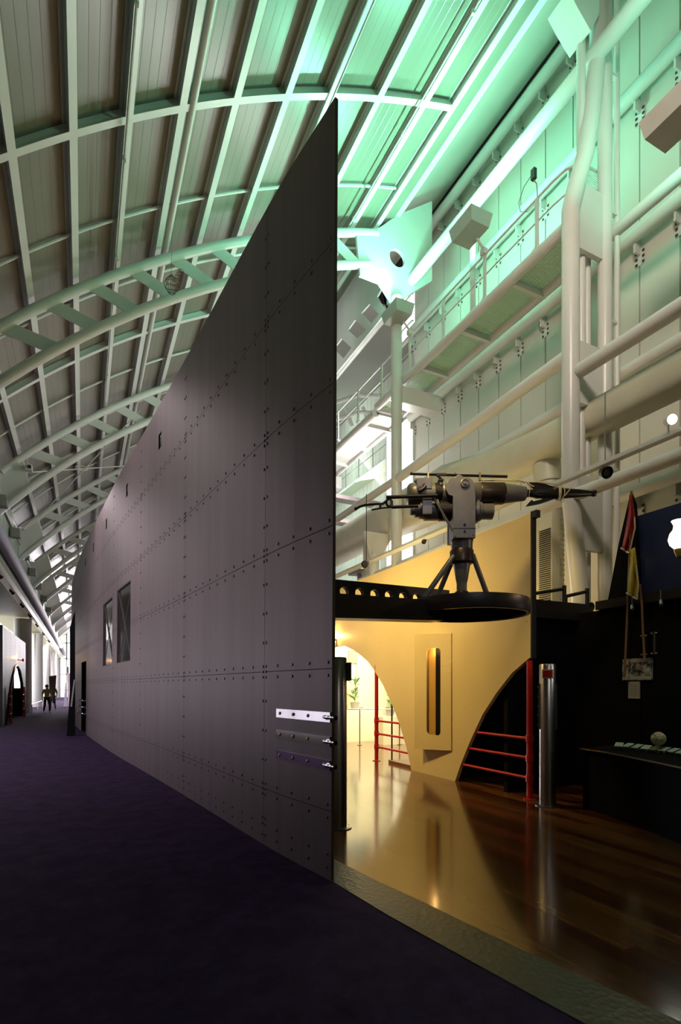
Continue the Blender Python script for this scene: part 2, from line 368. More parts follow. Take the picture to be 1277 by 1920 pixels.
# far right wall, set back, with narrower boards
m = MB(); m.bb((13.7, 16.4, 0), (13.75, 92, 17.0), 1)
y = 16.5
while y < 60: m.bb((13.6, y, 0), (13.66, y + .42, 17.0)); y += .44
struct(m.build('wall_right', [M['panel'], M['joint']]))
m = MB(); m.bb((11.1, 16.30, 0), (13.75, 16.42, WT)); struct(m.build('wall_right', M['panel']))
# lower exhibition wall behind the black zone
# tall daylit window slot at the end of the panels
m = MB(); m.bb((10.98, 16.48, 2.5), (11.02, 18.4, 11.7)); g = m.build('window_1', M['dayglass']); struct(g)
f = MB()
for yy in (16.48, 18.4): f.bb((10.93, yy - .03, 2.5), (11.05, yy + .03, 11.7))
f.build('window_frame', M['white'], g)
m = MB(); m.bb((10.98, 16.50, 14.6), (11.02, 17.6, 16.6)); g = m.build('window_2', M['dayglass']); struct(g)
f = MB()
for k in range(5): f.bb((10.9, 16.5, 14.55 + k * .5), (11.0, 17.6, 14.62 + k * .5))
f.build('window_frame', M['white'], g)

# curved roof sheet with fine standing seams, then the sloping board above the gutter
ACX, ACZ, AR = 15.706, -9.093, 25.49
def roof(x, r=AR): return ACZ + math.sqrt(r * r - (x - ACX) ** 2)
def rp(ang, r): return (ACX + r * math.cos(ang), ACZ + r * math.sin(ang))
def ang_of(x, r=AR): return math.acos((x - ACX) / r)
Y0, Y1 = -4.0, 92.0
SR = AR + .25 + .19
def sheet(a0, a1, ya, yb, name):
    prof = []; step = 0.195 / SR; n = int(abs(a1 - a0) / step)
    for i in range(n):
        a = a0 + (a1 - a0) * i / n; da = (a1 - a0) / n
        prof += [(a, SR), (a + da * .93, SR), (a + da * .94, SR + .002), (a + da * .96, SR + .002)]
    prof.append((a1, SR))
    mb = MB(); vs = []
    for yy in (ya, yb):
        vs += [(rp(a, r)[0], yy, rp(a, r)[1]) for a, r in prof]
    k = len(prof); mb.add(vs, [(i, i + 1, k + i + 1, k + i) for i in range(k - 1)])
    mb.add([(v[0] - .03, v[1], v[2] + .12) for v in vs], [(i, i + 1, k + i + 1, k + i) for i in range(k - 1)])
    return struct(mb.build(name, M['sheet']))
sheet(ang_of(-3.6), ang_of(8.62), Y0, Y1, 'ceiling')
m = MB(); m.prism([[(8.62, 16.28), (11.1, 18.24), (11.1, 18.4), (8.62, 16.44)]], lambda x, z: (x, Y0, z), (0, 22.2, 0)); struct(m.build('ceiling', M['panel']))
m = MB(); m.prism([[(8.62, 16.28), (13.7, 16.9), (13.7, 17.1), (8.62, 16.44)]], lambda x, z: (x, 18.2, z), (0, 74, 0)); struct(m.build('ceiling', M['cable']))
m = MB(); m.bb((10.6, -4, 18.10), (11.0, 16.46, 18.22)); struct(m.build('trim_2', M['joint']))
# far end glazing, left outer wall
m = MB(); m.bb((-5, 92, 0), (14, 92.2, 16)); g = struct(m.build('window_3', M['dayglass']))
f = MB()
for i in range(9): f.bb((-4.5 + i * 2.2, 91.8, 0), (-4.3 + i * 2.2, 92, 16))
for i in range(5): f.bb((-5, 91.8, 1 + i * 2.4), (14, 92, 1.15 + i * 2.4))
f.build('window_frame', M['white'], g)
m = MB(); m.bb((-5.1, 37.5, 0), (-5.0, 91, 5.9)); g = struct(m.build('window_4', M['dayglass']))
f = MB()
for i in range(18): f.bb((-5.0, 37.5 + i * 3, 0), (-4.9, 37.65 + i * 3, 5.9))
f.build('window_frame', M['white'], g)
m = MB(); m.bb((-5.1, 40, 6.2), (-5.0, 91, 9.5)); struct(m.build('window_5', M['dayglass']))
m = MB(); m.bb((-5.1, -4, 0), (-5.0, 37.5, 9.5)); struct(m.build('wall_left', M['olive']))
M['sideglass'] = mat('side_daylight_glass', (0.8, 0.8, 0.8), 0.2, emit=(0.95, 0.88, 1.0), es=1.1)
m = MB(); m.bb((-4.99, 9, .5), (-4.96, 24.5, 3.4)); gg = struct(m.build('window_6', M['sideglass']))
f = MB()
for i in range(9): f.bb((-4.96, 9 + i * 1.93, .4), (-4.9, 9.1 + i * 1.93, 3.5))
f.build('window_frame', M['white'], gg)
m = MB(); m.bb((-5.1, -4, 9.2), (-3.1, 92, 9.3)); struct(m.build('wall_left', M['olive']))
m = MB(); m.bb((-5.0, -4, 5.9), (-2.6, 92, 6.15)); struct(m.build('ceiling', M['olive']))
m = MB(); m.bb((-9, -6.1, 0), (16, -6, 20)); struct(m.build('wall_back', M['olive']))

# ================================================================== ROOF STEEL
PX = [-2.75, -1.95, -1.05, -.14, .76, 1.70, 2.73, 3.79, 4.76, 5.96, 7.18, 7.98]
for i, x in enumerate(PX):
    a = ang_of(x, AR + .25); er = Vector((math.cos(a), 0, math.sin(a))); et = Vector((math.sin(a), 0, -math.cos(a)))
    b0 = Vector((ACX, 0, ACZ)) + er * (AR + .25)
    def F(u_, v_, b0=b0, er=er, et=et): p = b0 + et * u_ + er * v_; return (p.x, Y0, p.z)
    I = [(-.08, 0), (.08, 0), (.08, .014), (.006, .014), (.006, .176), (.08, .176), (.08, .188), (-.08, .188), (-.08, .176), (-.006, .176), (-.006, .014), (-.08, .014)]
    m = MB(); m.prism([I], F, (0, Y1 - Y0, 0))
    tag(m.build('roof_purlin', M['white']), 'white steel roof purlin, %s one counting from the right gutter' % ORD[len(PX) - 1 - i], 'roof beam', 'roof purlins')
m = MB(); p = rp(ang_of(1.70, AR + .25) - .0085, AR + .27); m.tube([(p[0], Y0, p[1]), (p[0], 60, p[1])], .075, 14)
tag(m.build('roof_pipe', M['white']), 'thick white round pipe running beside a purlin on the dark left roof', 'pipe')
for x, nm in ((.82, 'thin white conduit with clips along the fourth visible bay of the dark roof'), (4.86, 'thin white conduit under the bright green purlin just left of the partition tip'), (7.05, 'thin white conduit under the purlin nearest the gutter')):
    p = rp(ang_of(x, AR), AR + .17); m = MB(); m.tube([(p[0], Y0, p[1]), (p[0], 55, p[1])], .022, 8)
    for k in range(20): m.box((p[0], Y0 + 2 + k * 2.6, p[1]), (.06, .05, .10))
    tag(m.build('roof_conduit', M['white']), nm, 'conduit', 'roof conduits')
# gutter beam
m = MB(); m.prism([[(8.40, 15.93), (8.72, 15.93), (8.72, 16.40), (8.40, 16.30)]], lambda x, z: (x, Y0, z), (0, Y1 - Y0, 0))
tag(m.build('gutter_beam', M['white']), 'long white gutter beam where the curved roof meets the sloping board', 'beam')

def arc_pts(x0, x1, r, n, Y):
    a0, a1 = ang_of(x0, r), ang_of(x1, r)
    return [(rp(a0 + (a1 - a0) * i / n, r)[0], Y, rp(a0 + (a1 - a0) * i / n, r)[1]) for i in range(n + 1)]
def make_truss(Y, label, n=30):
    t = thing('roof_truss', (-2.4, Y, 8.9), label, 'roof truss', 'curved roof trusses')
    m = MB(); m.tube(arc_pts(-2.45, 7.95, AR, n, Y), .115, 14); m.build('top_chord', M['white'], t)
    m = MB(); m.tube(arc_pts(-2.75, 7.7, AR - .88, n, Y), .115, 14); m.build('bottom_chord', M['white'], t)
    A = [ang_of(x, AR + .25) for x in PX]
    for i in range(1, len(A) - 1):
        a = A[i]; d = A[i + 1] - A[i]
        if PX[i] > 7.0: continue
        q = [rp(a + d * .02, AR), rp(a + d * .36, AR), rp(a + d * .92, AR - .88), rp(a + d * .58, AR - .88)]
        m = MB(); m.prism([q], lambda x, z: (x, Y - .012, z), (0, .024, 0)); m.build('web_plate', M['white'], t)
    # end plates
    m = MB(); q = [rp(ang_of(-2.45), AR), rp(ang_of(-1.85), AR), rp(ang_of(-1.6, AR - .88), AR - .88), (-2.75, roof(-2.75, AR - .88))]
    m.prism([q], lambda x, z: (x, Y - .02, z), (0, .04, 0)); m.build('end_plate', M['white'], t)
    # knee gusset carrying the chords to the column
    m = MB(); hole = [(8.62 + .27 * math.cos(2 * PI * k / 24), 14.66 + .27 * math.sin(2 * PI * k / 24)) for k in range(24)]
    m.prism([[(7.2, 15.0), (7.35, 13.72), (7.98, 13.72), (8.50, 13.22), (9.9, 14.4), (9.9, 16.9), (8.6, 15.95), (8.0, 15.35)], hole], lambda x, z: (x, Y - .05, z), (0, .10, 0)); m.build('knee_gusset', M['white'], t)
    return t
t0 = make_truss(13.9, 'big white curved truss nearest the camera, two tubes joined by slanted flat plates')
names = {20.95: 'second curved white tube truss, beyond the nearest one, meeting the partition edge lower down', 28.1: 'third curved white tube truss, springing from the left gallery column', 35.35: 'fourth curved white tube truss, crossing the brighter far roof',
         42.4: 'fifth curved truss, pale in the daylight glare', 49.5: 'sixth curved truss, washed out by daylight', 56.6: 'seventh curved truss in the far glare', 63.7: 'eighth curved truss at the far end of the roof', 70.8: 'ninth curved truss, farthest and faintest'}
for Y, l in names.items(): copy_thing(t0, (0, Y - 13.9, 0), l)
t = thing('knee_box', on_y(1108, 30, 7.2), 'pale box-shaped steel knee at the top edge beside the nearest column', 'bracket')
q = [on_y(u, v, 7.2) for u, v in ((1082, 12), (1108, 58), (1124, 26), (1124, -60), (1066, -20))]
m = MB(); m.prism([[(p.x, p.z) for p in q]], lambda x, z: (x, 7.2, z), (0, .5, 0)); m.build('knee_plate', M['white'], t)
# mid bay curved ribs between purlins
for i, Y in enumerate([10.33, 17.45, 24.5, 31.7, 38.9, 46, 53]):
    m = MB()
    A = [ang_of(x, AR + .25) for x in PX]
    for a, b in zip(A, A[1:]):
        n = 4; pr = []
        for j in range(n):
            a1, a2 = a + (b - a) * j / n, a + (b - a) * (j + 1) / n
            for (rA, rB, wy) in ((AR + .25, AR + .262, .075), (AR + .262, AR + .435, .008)):
                m.prism([[rp(a1, rA), rp(a2, rA), rp(a2, rB), rp(a1, rB)]], lambda x, z: (x, Y - wy, z), (0, 2 * wy, 0))
    tag(m.build('roof_rib', M['white']), 'white curved cross rib between purlins, %s rib from the camera' % ORD[i], 'roof rib', 'roof cross ribs')
# small light rods beside each truss (thin purlin ties)
for i, Y in enumerate([12.75, 15.0, 19.6, 22.3, 26.8, 29.6]):
    m = MB(); m.tube(arc_pts(-2.7, 7.9, AR + .37, 30, Y), .035, 8)
    tag(m.build('roof_tie', M['white']), 'slim white tie bar bent along the roof sheet, %s from the camera' % ORD[i], 'tie bar', 'roof tie bars')
# X bracing rods under the roof between trusses 2 and 3
cr = on_y(152, 887, 24.5)
for p, q, l in (((20, 888), (260, 872), 'nearly level thin white rod crossing below the second truss'), ((262, 770), (75, 968), 'slanting thin rod crossing the level rod below the second truss')):
    m = MB(); a = on_y(*p, 23.0); b = on_y(*q, 26.0); m.tube([a, (a + b) / 2 , b], .022, 8); tag(m.build('brace_rod', M['white']), l, 'bracing rod', 'crossed brace rods')
m = MB(); c_ = (on_y(20, 888, 23.0) + on_y(260, 872, 26.0)) / 2
ringp = [c_ + Vector((.22 * math.cos(2 * PI * k / 20), -.03, .09 * math.sin(2 * PI * k / 20) + .02)) for k in range(20)]
m.tube(ringp, .022, 8, closed=True); tag(m.build('brace_ring', M['white']), 'small white oval ring where the thin roof rods cross', 'ring')
# wire basket sculpture hanging by the nearest truss
m = MB(); cc = on_y(322, 535, 13.4)
for j in range(5):
    r_ = [.09, .15, .18, .14, .07][j]; zc = cc + Vector((0, 0, -.16 + j * .085))
    m.tube([zc + Vector((r_ * math.cos(2 * PI * k / 16), r_ * math.sin(2 * PI * k / 16), random.uniform(-.01, .01))) for k in range(16)], .006, 5, closed=True)
for k in range(8):
    a_ = 2 * PI * k / 8; m.tube([cc + Vector((r_ * math.cos(a_), r_ * math.sin(a_), z_)) for r_, z_ in ((.03, -.2), (.13, -.1), (.18, 0), (.14, .1), (.05, .19), (.02, .26))], .005, 5)
for j in range(4):
    zc = cc + Vector((.08 + j * .05, 0, .16 + j * .09)); m.tube([zc + Vector((.06 * math.cos(2 * PI * k / 10), .06 * math.sin(2 * PI * k / 10), 0)) for k in range(10)], .005, 5, closed=True)
tag(m.build('wire_basket', M['steelbolt']), 'dark wire basket tangle hanging against the nearest curved truss', 'wire basket')
m = MB(); m.tube([cc + Vector((0, 0, .2)), (cc.x, cc.y, roof(cc.x) + .25)], .004, 5); tag(m.build('hanging_wire', M['cable']), 'fine wire holding the dark basket up to the roof', 'wire')
# little camera box under second truss
t = thing('roof_camera', on_y(54, 878, 20.9), 'small white boxy camera with black lens hung under the second truss at far left', 'camera')
c_ = t.location.copy(); m = MB(); m.box(c_, (.22, .30, .2)); m.build('camera_body', M['white'], t, bevel=.01)
m = MB(); m.lathe([(.055, 0), (.055, .05)], c_ + Vector((.03, -.15, 0)), (0, -1, 0), 14); m.build('lens', M['black'], t)
m = MB(); m.tube([c_ + Vector((0, 0, .1)), c_ + Vector((-.25, 0, .75))], .012, 6); m.build('arm', M['white'], t)

# ================================================================== RIGHT SIDE STEEL
def make_column(Y, label, near=True):
    t = thing('steel_column', (8.5, Y, 0), label, 'column', 'steel columns along the right wall')
    top = [on_y(u, v, 7.35) for u, v in ((1072, 385), (1080, 350), (1097, 290), (1107, 230), (1114, 165), (1122, 80), (1124, 0))]
    pts = [(8.90, Y, 0), (8.86, Y, 2.6), (8.50, Y, 5.35), (8.50, Y, top[0].z - .1)] + [(p.x, Y, p.z) for p in top] if near else [(8.5, Y, 0), (8.5, Y, 13.3)]
    m = MB(); m.tube(pts, .165, 20); m.build('front_tube', M['white'], t)
    if near:
        m = MB(); m.tube([(9.47, Y, 0), (9.47, Y, 17.6)], .135, 18); m.build('rear_tube', M['white'], t)
        m = MB(); m.tube([(9.83, Y, 0), (9.83, Y, 17.6)], .055, 12)
        for z in (3, 6, 9, 11.2, 14): m.bb((9.5, Y - .04, z), (9.84, Y + .04, z + .05))
        m.build('drain_pipe', M['white'], t)
        for z0, z1 in ((4.3, 5.75), (7.15, 8.35), (10.15, 11.45)):
            m = MB(); m.bb((8.6, Y - .05, z0), (9.40, Y + .05, z1)); m.build('web_plate', M['white'], t)
        m = MB(); m.tube([(8.93, Y + .12, 2.0), (8.93, Y + .12, 14.6)], .085, 12); m.build('inner_pipe', M['white'], t)
        m = MB(); m.tube([(9.2, Y + .2, 0), (9.2, Y + .2, 11.3)], .07, 12); m.build('inner_pipe', M['white'], t)
    else:
        m = MB(); m.bb((8.6, Y - .2, 10.1), (10.0, Y + .2, 10.6)); m.build('catwalk_arm', M['white'], t)
    return t
make_column(7.35, 'tall white double-tube column nearest the camera on the right, kinked at top and bottom')
cb = make_column(13.7, 'white single-tube column behind the gun beside the bright window slot', False)
copy_thing(cb, (0, 7.05, 0), 'white column right of the partition edge, beyond the bright window slot')

def girt(x, z, r, label, y0=-4, y1=16.4, offset=.0):
    t = thing('wall_girt', (x, y0, z), label, 'wall rail', 'horizontal wall rails with bolted brackets')
    m = MB(); m.tube([(x, y0, z), (x, y1, z)], r, 14); m.build('rail', M['white'], t)
    y = PY1
    while y > 2.4:
        m = MB()
        m.bb((WX - .02, y - .10, z - .56), (WX + .0, y + .10, z - .22)); m.bb((x + .05, y - .02, z - .34), (WX, y + .02, z - .05))
        for dy, dz in ((-.09, -.28), (.07, -.28), (-.09, -.40), (.07, -.40), (-.09, -.52), (.07, -.52)): m.dome((WX - .03, y + dy, z + dz), (-1, 0, 0), .034, mi=1)
        m.build('bracket', [M['white'], M['steelbolt']], t); y -= PW
girt(10.7, 17.35, .15, 'topmost white tube rail along the right wall, just under the roof junction')
girt(10.75, 14.5, .15, 'second highest white wall rail, below the sunny green tube')
girt(10.75, 11.4, .15, 'white wall rail just above and behind the catwalk')
girt(10.75, 8.55, .14, 'white wall rail between the slanting brace tube and the big duct')
girt(10.75, 5.85, .14, 'lowest visible white wall rail, above the navy board')
def longtube(name, pts, r, label, cat, mt='white', n=18, grp=None):
    m = MB(); m.tube(pts, r, n); return tag(m.build(name, M[mt]), label, cat, grp)
longtube('long_tube', [(9.15, -4, 14.14), (9.15, 40, 14.14)], .165, 'bright green-lit long tube running beneath the roof edge to the column heads', 'tube')
longtube('brace_tube', [(8.55, -2, 7.66), (8.55, 7.2, 7.66)], .135, 'smooth white tube running right from the nearest column towards the camera', 'tube')
longtube('brace_tube', [(8.5, 7.45, 8.05), (8.5, 13.6, 7.85)], .135, 'smooth white tube between the nearest column and the column behind the gun', 'tube')
longtube('brace_tube', [(8.5, 13.8, 7.85), (8.5, 30, 7.75)], .12, 'smooth white tube continuing left past the column behind the gun', 'tube')
longtube('brace_tube', [(8.5, -2, 5.22), (8.5, 7.2, 5.3)], .12, 'low white tube from the nearest column to the right edge above the flags', 'tube')
longtube('brace_tube', [(8.5, 7.5, 5.3), (8.5, 16.0, 5.2)], .12, 'low white tube passing behind the harpoon and the cream partition', 'tube')
longtube('hanger_tube', [(9.15, 11.0, 14.05), (9.15, 11.0, 11.0)], .075, 'short vertical white tube dropping from the long tube behind the middle floodlight', 'tube')
# Vierendeel edge girder beyond the second column
t = thing('edge_girder', (8.5, 14.2, 13.2), 'white fascia girder with slanted slots seen beside the partition tip', 'girder')
HO = []
for q in (((708, 557), (717, 541), (731, 568), (721, 580)), ((678, 588), (694, 570), (712, 590), (696, 607)), ((653, 619), (667, 600), (688, 619), (670, 635)), ((627, 654), (641, 635), (662, 654), (645, 673))):
    HO.append([(on_x(u, v, 8.5).y, on_x(u, v, 8.5).z) for u, v in q])
m = MB(); m.prism([[(14.25, 13.25), (40, 13.25), (40, 16.0), (14.25, 16.0)]] + HO, lambda a, z: (8.48, a, z), (.05, 0, 0)); m.build('slotted_plate', M['white'], t)
# far outer trusses seen beyond
for k in range(2):
    t = thing('far_truss', (11, 22 + k * 6, 11), 'grey-white far truss beyond the edge girder, %s from the window slot' % ORD[k], 'truss', 'far trusses beyond the girder')
    Y = 22 + k * 6
    m = MB(); m.tube([(8.9, Y, 13.4), (10.2, Y, 14.5), (11.6, Y, 15.2), (13.6, Y, 15.6)], .09, 10); m.build('top_chord', M['white'], t)
    m = MB(); m.tube([(8.9, Y, 12.6), (10.2, Y, 13.7), (11.6, Y, 14.4), (13.6, Y, 14.8)], .09, 10); m.build('bottom_chord', M['white'], t)
    for j in range(5):
        m = MB(); x = 9.1 + j * .9; z = 13.6 + (x - 8.9) * .42 - max(0, (x - 10.8)) * .12; m.bar((x, Y, z), (x + .35, Y, z - .75), .2, .03, up=(0, 1, 0)); m.build('web_plate', M['white'], t)
# far catwalk on the set-back wall
zc = on_x(690, 886, 12.9).z
t = thing('far_catwalk', (12.9, 18, zc), 'far green-lit catwalk with thin railing on the set-back wall beyond the window slot', 'catwalk')
m = MB(); m.bb((12.9, 18, zc), (13.6, 55, zc + .06)); m.build('deck', M['perf'], t)
m = MB(); m.tube([(12.9, 18, zc), (12.9, 55, zc)], .07, 8); m.build('edge_tube', M['white'], t)
for dz in (1.15, .7):
    m = MB(); m.tube([(12.9, 18, zc + dz), (12.9, 55, zc + dz)], .022, 6); m.build('handrail', M['cable'], t)
for k in range(16):
    m = MB(); m.tube([(12.9, 18.5 + k * 1.5, zc), (12.9, 18.5 + k * 1.5, zc + 1.15)], .022, 6); m.build('stanchion', M['cable'], t)
m = MB(); m.tube([(13.2, 18, zc - 1.1), (13.2, 55, zc - 1.1)], .07, 8)
for k in range(8): m.bb((13.15, 19 + k * 3, zc - 1.12), (13.6, 19.08 + k * 3, zc - 1.04))
tag(m.build('far_rail', M['white']), 'thin white rail under the far catwalk', 'tube')

# catwalk ----------------------------------------------------------
t = thing('catwalk', (8.8, 7.6, 10.9), 'long white maintenance catwalk with grating floor and pipe railing high on the right wall', 'catwalk')
m = MB(); m.tube([(8.8, 7.55, 10.9), (8.8, 15.4, 10.9)], .12, 16)
for k in range(9): y = 8.3 + k * .82; m.tube([(8.8, y, 10.9), (8.8, y + .012, 10.9)], .124, 16)
m.build('front_tube', M['white'], t)
m = MB(); m.tube([(9.8, -2, 10.95), (9.8, 15.6, 10.90)], .12, 16); m.build('rear_tube', M['white'], t)
m = MB()
y = 7.6
while y < 15.4: m.bb((8.9, y, 10.93), (9.7, y + .022, 10.97)); y += .055
for x in [8.9 + i * .1 for i in range(9)]: m.bb((x, 7.6, 10.93), (x + .012, 15.4, 10.955))
m.build('grating', M['perf'], t)
for y in (7.7, 9.2, 11.0, 12.8, 14.6, 15.4):
    m = MB(); m.bb((8.85, y, 10.78), (9.75, y + .1, 10.92)); m.build('cross_beam', M['white'], t)
def hoop(z):
    return [(8.8, 30, z), (8.8, 8.05, z), (8.83, 7.75, z), (8.95, 7.58, z), (9.2, 7.52, z), (9.7, 7.5, z)]
m = MB(); m.tube(hoop(12.12), .024, 8); m.build('handrail', M['white'], t)
m = MB(); m.tube(hoop(11.62), .018, 8); m.build('midrail', M['white'], t)
for k in range(12):
    y = 8.46 + k * 1.65
    m = MB(); m.bb((8.77, y - .02, 10.95), (8.81, y + .06, 12.12)); m.bb((8.72, y - .06, 10.98), (8.86, y + .1, 11.03)); m.build('stanchion', M['white'], t)
m = MB()
for k in range(22): m.tube([(8.86 + k * .04, 7.53, 11.0), (8.86 + k * .04, 7.53, 12.1)], .003, 4)
for k in range(26): m.tube([(8.86, 7.53, 11.02 + k * .042), (9.7, 7.53, 11.02 + k * .042)], .003, 4)
m.build('wire_mesh', M['white'], t)
t = thing('catwalk', (8.8, 15.6, 10.6), 'second stretch of the catwalk beyond the column, with a closed white soffit', 'catwalk')
m = MB(); m.tube([(8.8, 15.5, 10.75), (8.8, 32, 10.75)], .13, 14); m.build('front_tube', M['white'], t)
m = MB(); m.tube([(9.8, 15.5, 10.75), (9.8, 32, 10.75)], .11, 14); m.build('rear_tube', M['white'], t)
m = MB(); m.bb((8.85, 15.5, 10.72), (9.85, 32, 10.78)); m.build('deck', M['white'], t)
for k in range(9): m = MB(); m.bb((8.85, 16.2 + k * 1.65, 10.62), (9.85, 16.3 + k * 1.65, 10.74)); m.build('cross_beam', M['white'], t)

# uplight boxes ------------------------------------------------------
FL = ['grey box floodlight cut by the right edge of the photo', 'grey box floodlight on the catwalk rail, middle of the wall', 'grey box floodlight on the rail in front of the far column head',
      'small far box floodlight behind the partition edge', 'farthest box floodlight on the catwalk rail']
fx = None
for i, (x, y, zb_) in enumerate(BOXES):
    if fx is None:
        t = thing('floodlight', (x, y, zb_), FL[0], 'floodlight', 'box floodlights on the catwalk rail')
        m = MB(); zt, zb = zb_ + .42, zb_ + .12
        m.add([(x - .26, y - .36, zb), (x + .26, y - .36, zb), (x + .26, y + .36, zb), (x - .26, y + .36, zb), (x - .32, y - .42, zt), (x + .32, y - .42, zt), (x + .32, y + .42, zt), (x - .32, y + .42, zt)],
              [(3, 2, 1, 0), (0, 1, 5, 4), (1, 2, 6, 5), (2, 3, 7, 6), (3, 0, 4, 7)])
        m.build('housing', M['greybox'], t)
        m = MB(); m.bb((x - .28, y - .38, zt - .05), (x + .28, y + .38, zt - .03)); m.build('lens', M['glowgreen'], t)
        m = MB(); m.tube([(x + .2, y, zb_ + .12), (x + .38, y, zb_ - .05), (8.79, y, zb_ - .2)], .03, 8); m.box((8.76, y, zb_ - .14), (.12, .14, .14)); m.build('bracket', M['white'], t)
        fx = t
    else: copy_thing(fx, (0, y - BOXES[0][1], zb_ - BOXES[0][2]), FL[i])
# small cctv box with loop cable on the rail
t = thing('junction_box', (8.8, 8.46, 12.12), 'small dark box with a looped cable on top of the catwalk railing', 'junction box')
m = MB(); m.box((8.72, 8.5, 12.62), (.08, .10, .22)); m.build('box_body', M['black'], t)
m = MB(); m.tube([(8.72, 8.5, 12.5), (8.76, 8.46, 12.4), (8.79, 8.46, 12.12)], .012, 6); m.build('arm', M['cable'], t)
m = MB(); m.tube([(8.72, 8.55, 12.66), (8.74, 8.8, 12.62), (8.76, 8.98, 12.42), (8.78, 8.95, 12.2), (8.8, 8.75, 12.05), (8.8, 8.5, 12.05)], .009, 6); m.build('cable', M['cable'], t)

# air duct -----------------------------------------------------------
t = thing('air_duct', (9.2, -4, 7), 'big cream-white air duct running along the right wall, wider towards the left', 'air duct')
def ell(y, cz, rx, rz, cx=9.25, n=28):
    out = []
    for k in range(n):
        a = 2 * PI * k / n; c_, s_ = math.cos(a), math.sin(a)
        out.append(Vector((cx + rx * math.copysign(abs(c_) ** .7, c_), y, cz + rz * math.copysign(abs(s_) ** .7, s_))))
    return out
sec = [(-4, 6.96, .34, .34), (7.6, 6.98, .34, .34), (8.6, 6.98, .36, .36), (10.0, 6.98, .42, .44), (11.2, 7.06, .5, .58), (12.1, 7.10, .55, .70), (14.0, 7.15, .55, .64), (15.5, 7.2, .55, .6), (34, 7.2, .55, .6)]
m = MB(); rings = [ell(*s_) for s_ in sec]; n = 28
m.add([v for g in rings for v in g], [(i * n + k, i * n + (k + 1) % n, (i + 1) * n + (k + 1) % n, (i + 1) * n + k) for i in range(len(sec) - 1) for k in range(n)], 0, True)
m.build('main_run', M['tray'], t)
m = MB(); m.tube([(9.35, 8.8, 7.0), (9.4, 8.75, 6.3), (9.4, 8.7, 6.0), (9.4, 8.7, 0.2)], .30, 24)
z = 6.2
while z > .4: m.tube([(9.4, 8.7, z), (9.4, 8.7, z - .03)], .312, 24); z -= .11
m.build('drop_duct', M['tray'], t)
ly0, ly1 = on_x(1034, 1000, 9.0).y, on_x(1009, 1000, 9.0).y
m = MB(); m.bb((9.02, ly0, 3.0), (9.25, ly1, 5.4)); m.build('duct_riser', M['tray'], t)
m = MB(); z = 5.0
while z > 3.3:
    m.bb((8.995, ly0 + .03, z), (9.02, ly1 - .03, z + .02)); z -= .045
m.build('louvre', M['gundark'], t)
m = MB()
m.tube([(9.2, 16.5, 6.7), (9.2, 16.5, 3.0)], .3, 20); m.build('drop_duct', M['tray'], t)
# lighting tray with lamps -----------------------------------------------
t = thing('lighting_tray', (7.8, -2, 5.35), 'slim pale channel carrying spotlights along the right side below the duct', 'lighting track')
m = MB(); m.bb((7.74, -2, 5.30), (7.86, 7.3, 5.33)); m.bb((7.85, -2, 5.30), (7.87, 7.3, 5.42)); m.build('channel', M['white'], t)
m = MB(); m.bb((7.68, 7.45, 5.36), (7.90, 20, 5.40)); m.bb((7.89, 7.45, 5.36), (7.91, 20, 5.52)); m.build('channel', M['tray'], t)
for y, z2 in ((6.05, 6.5), (13.0, 6.4), (10.0, 6.6)):
    m = MB(); m.tube([(7.8, y, 5.4), (7.8, y, z2)], .012, 6); m.build('hanger', M['cable'], t)
def spotlamp(name, c, d, r, L, label, lit=False, body='black', grp=None, yoke=.16):
    t = thing(name, c, label, 'spotlight', grp); c = Vector(c); d = Vector(d).normalized()
    m = MB(); m.lathe([(r * .45, -L), (r * .7, -L * .8), (r * .8, -L * .3), (r, 0), (r * .9, 0.0), (r * .75, -L * .15)], c, d, 20); m.build('can', M[body], t)
    m = MB(); m.lathe([(r * .6, -.012), (r * .6, -.006)], c, d, 18); m.build('lens', M['glowspot'] if lit else M['darkglass'], t)
    m = MB(); m.tube([c - d * L * .6, c - d * L * .6 + Vector((0, 0, yoke))], .012, 6); m.build('yoke', M[body], t)
    return t
spotlamp('spotlight', on_x(1139, 886, 7.8), (-.4, -1, -.5), .10, .2, 'black spotlight hanging under the pale channel right of the column')
spotlamp('spotlight', on_x(1261, 786, 7.8), (-.55, -1, -.25), .085, .18, 'lit white spotlight at the right edge above the navy board', True, 'white', None, -.26)
spotlamp('spotlight', on_x(795, 1016, 7.8), (-.8, -.7, -.5), .06, .16, 'small dark spotlight under the channel above the cream partition')
t = spotlamp('spotlight', at_d(684, 1058, 14.5), (-.8, -.7, -.4), .10, .24, 'dark floodlamp hanging on a thin rod left of the gun', yoke=1.9)
# slanting brown bridge beams seen beyond (left of the gun)
for (a, b, l) in (((622, 932), (722, 950), 'dull purple flat beam high behind the gun handle'), ((622, 976), (670, 984), 'short dull purple flat beam low behind the gun handle')):
    m = MB(); m.bar(on_y(*a, 20), on_y(*b, 20), .5, .16); tag(m.build('bridge_beam', M['plate']), l, 'beam', 'dull beams behind the gun')
m = MB(); m.bar(on_y(664, 1073, 17), on_y(702, 1076, 17), .9, .08); m.bar(on_y(674, 1074, 17), on_y(674, 1110, 17), .12, .12, up=(0, 1, 0))
tag(m.build('sign_board', M['plate']), 'small dull purple board on a post above the perforated beam', 'board')
m = MB(); m.tube([(8.5, 15.05, 3.0), (8.5, 15.05, 5.9)], .16, 14); m.prism([[(8.1, 6.6), (9.2, 6.6), (8.7, 5.8), (8.3, 5.8)]], lambda x, z: (x, 15.0, z), (0, .1, 0))
tag(m.build('duct_post', M['white']), 'stout white post with flared head carrying the big duct', 'post')

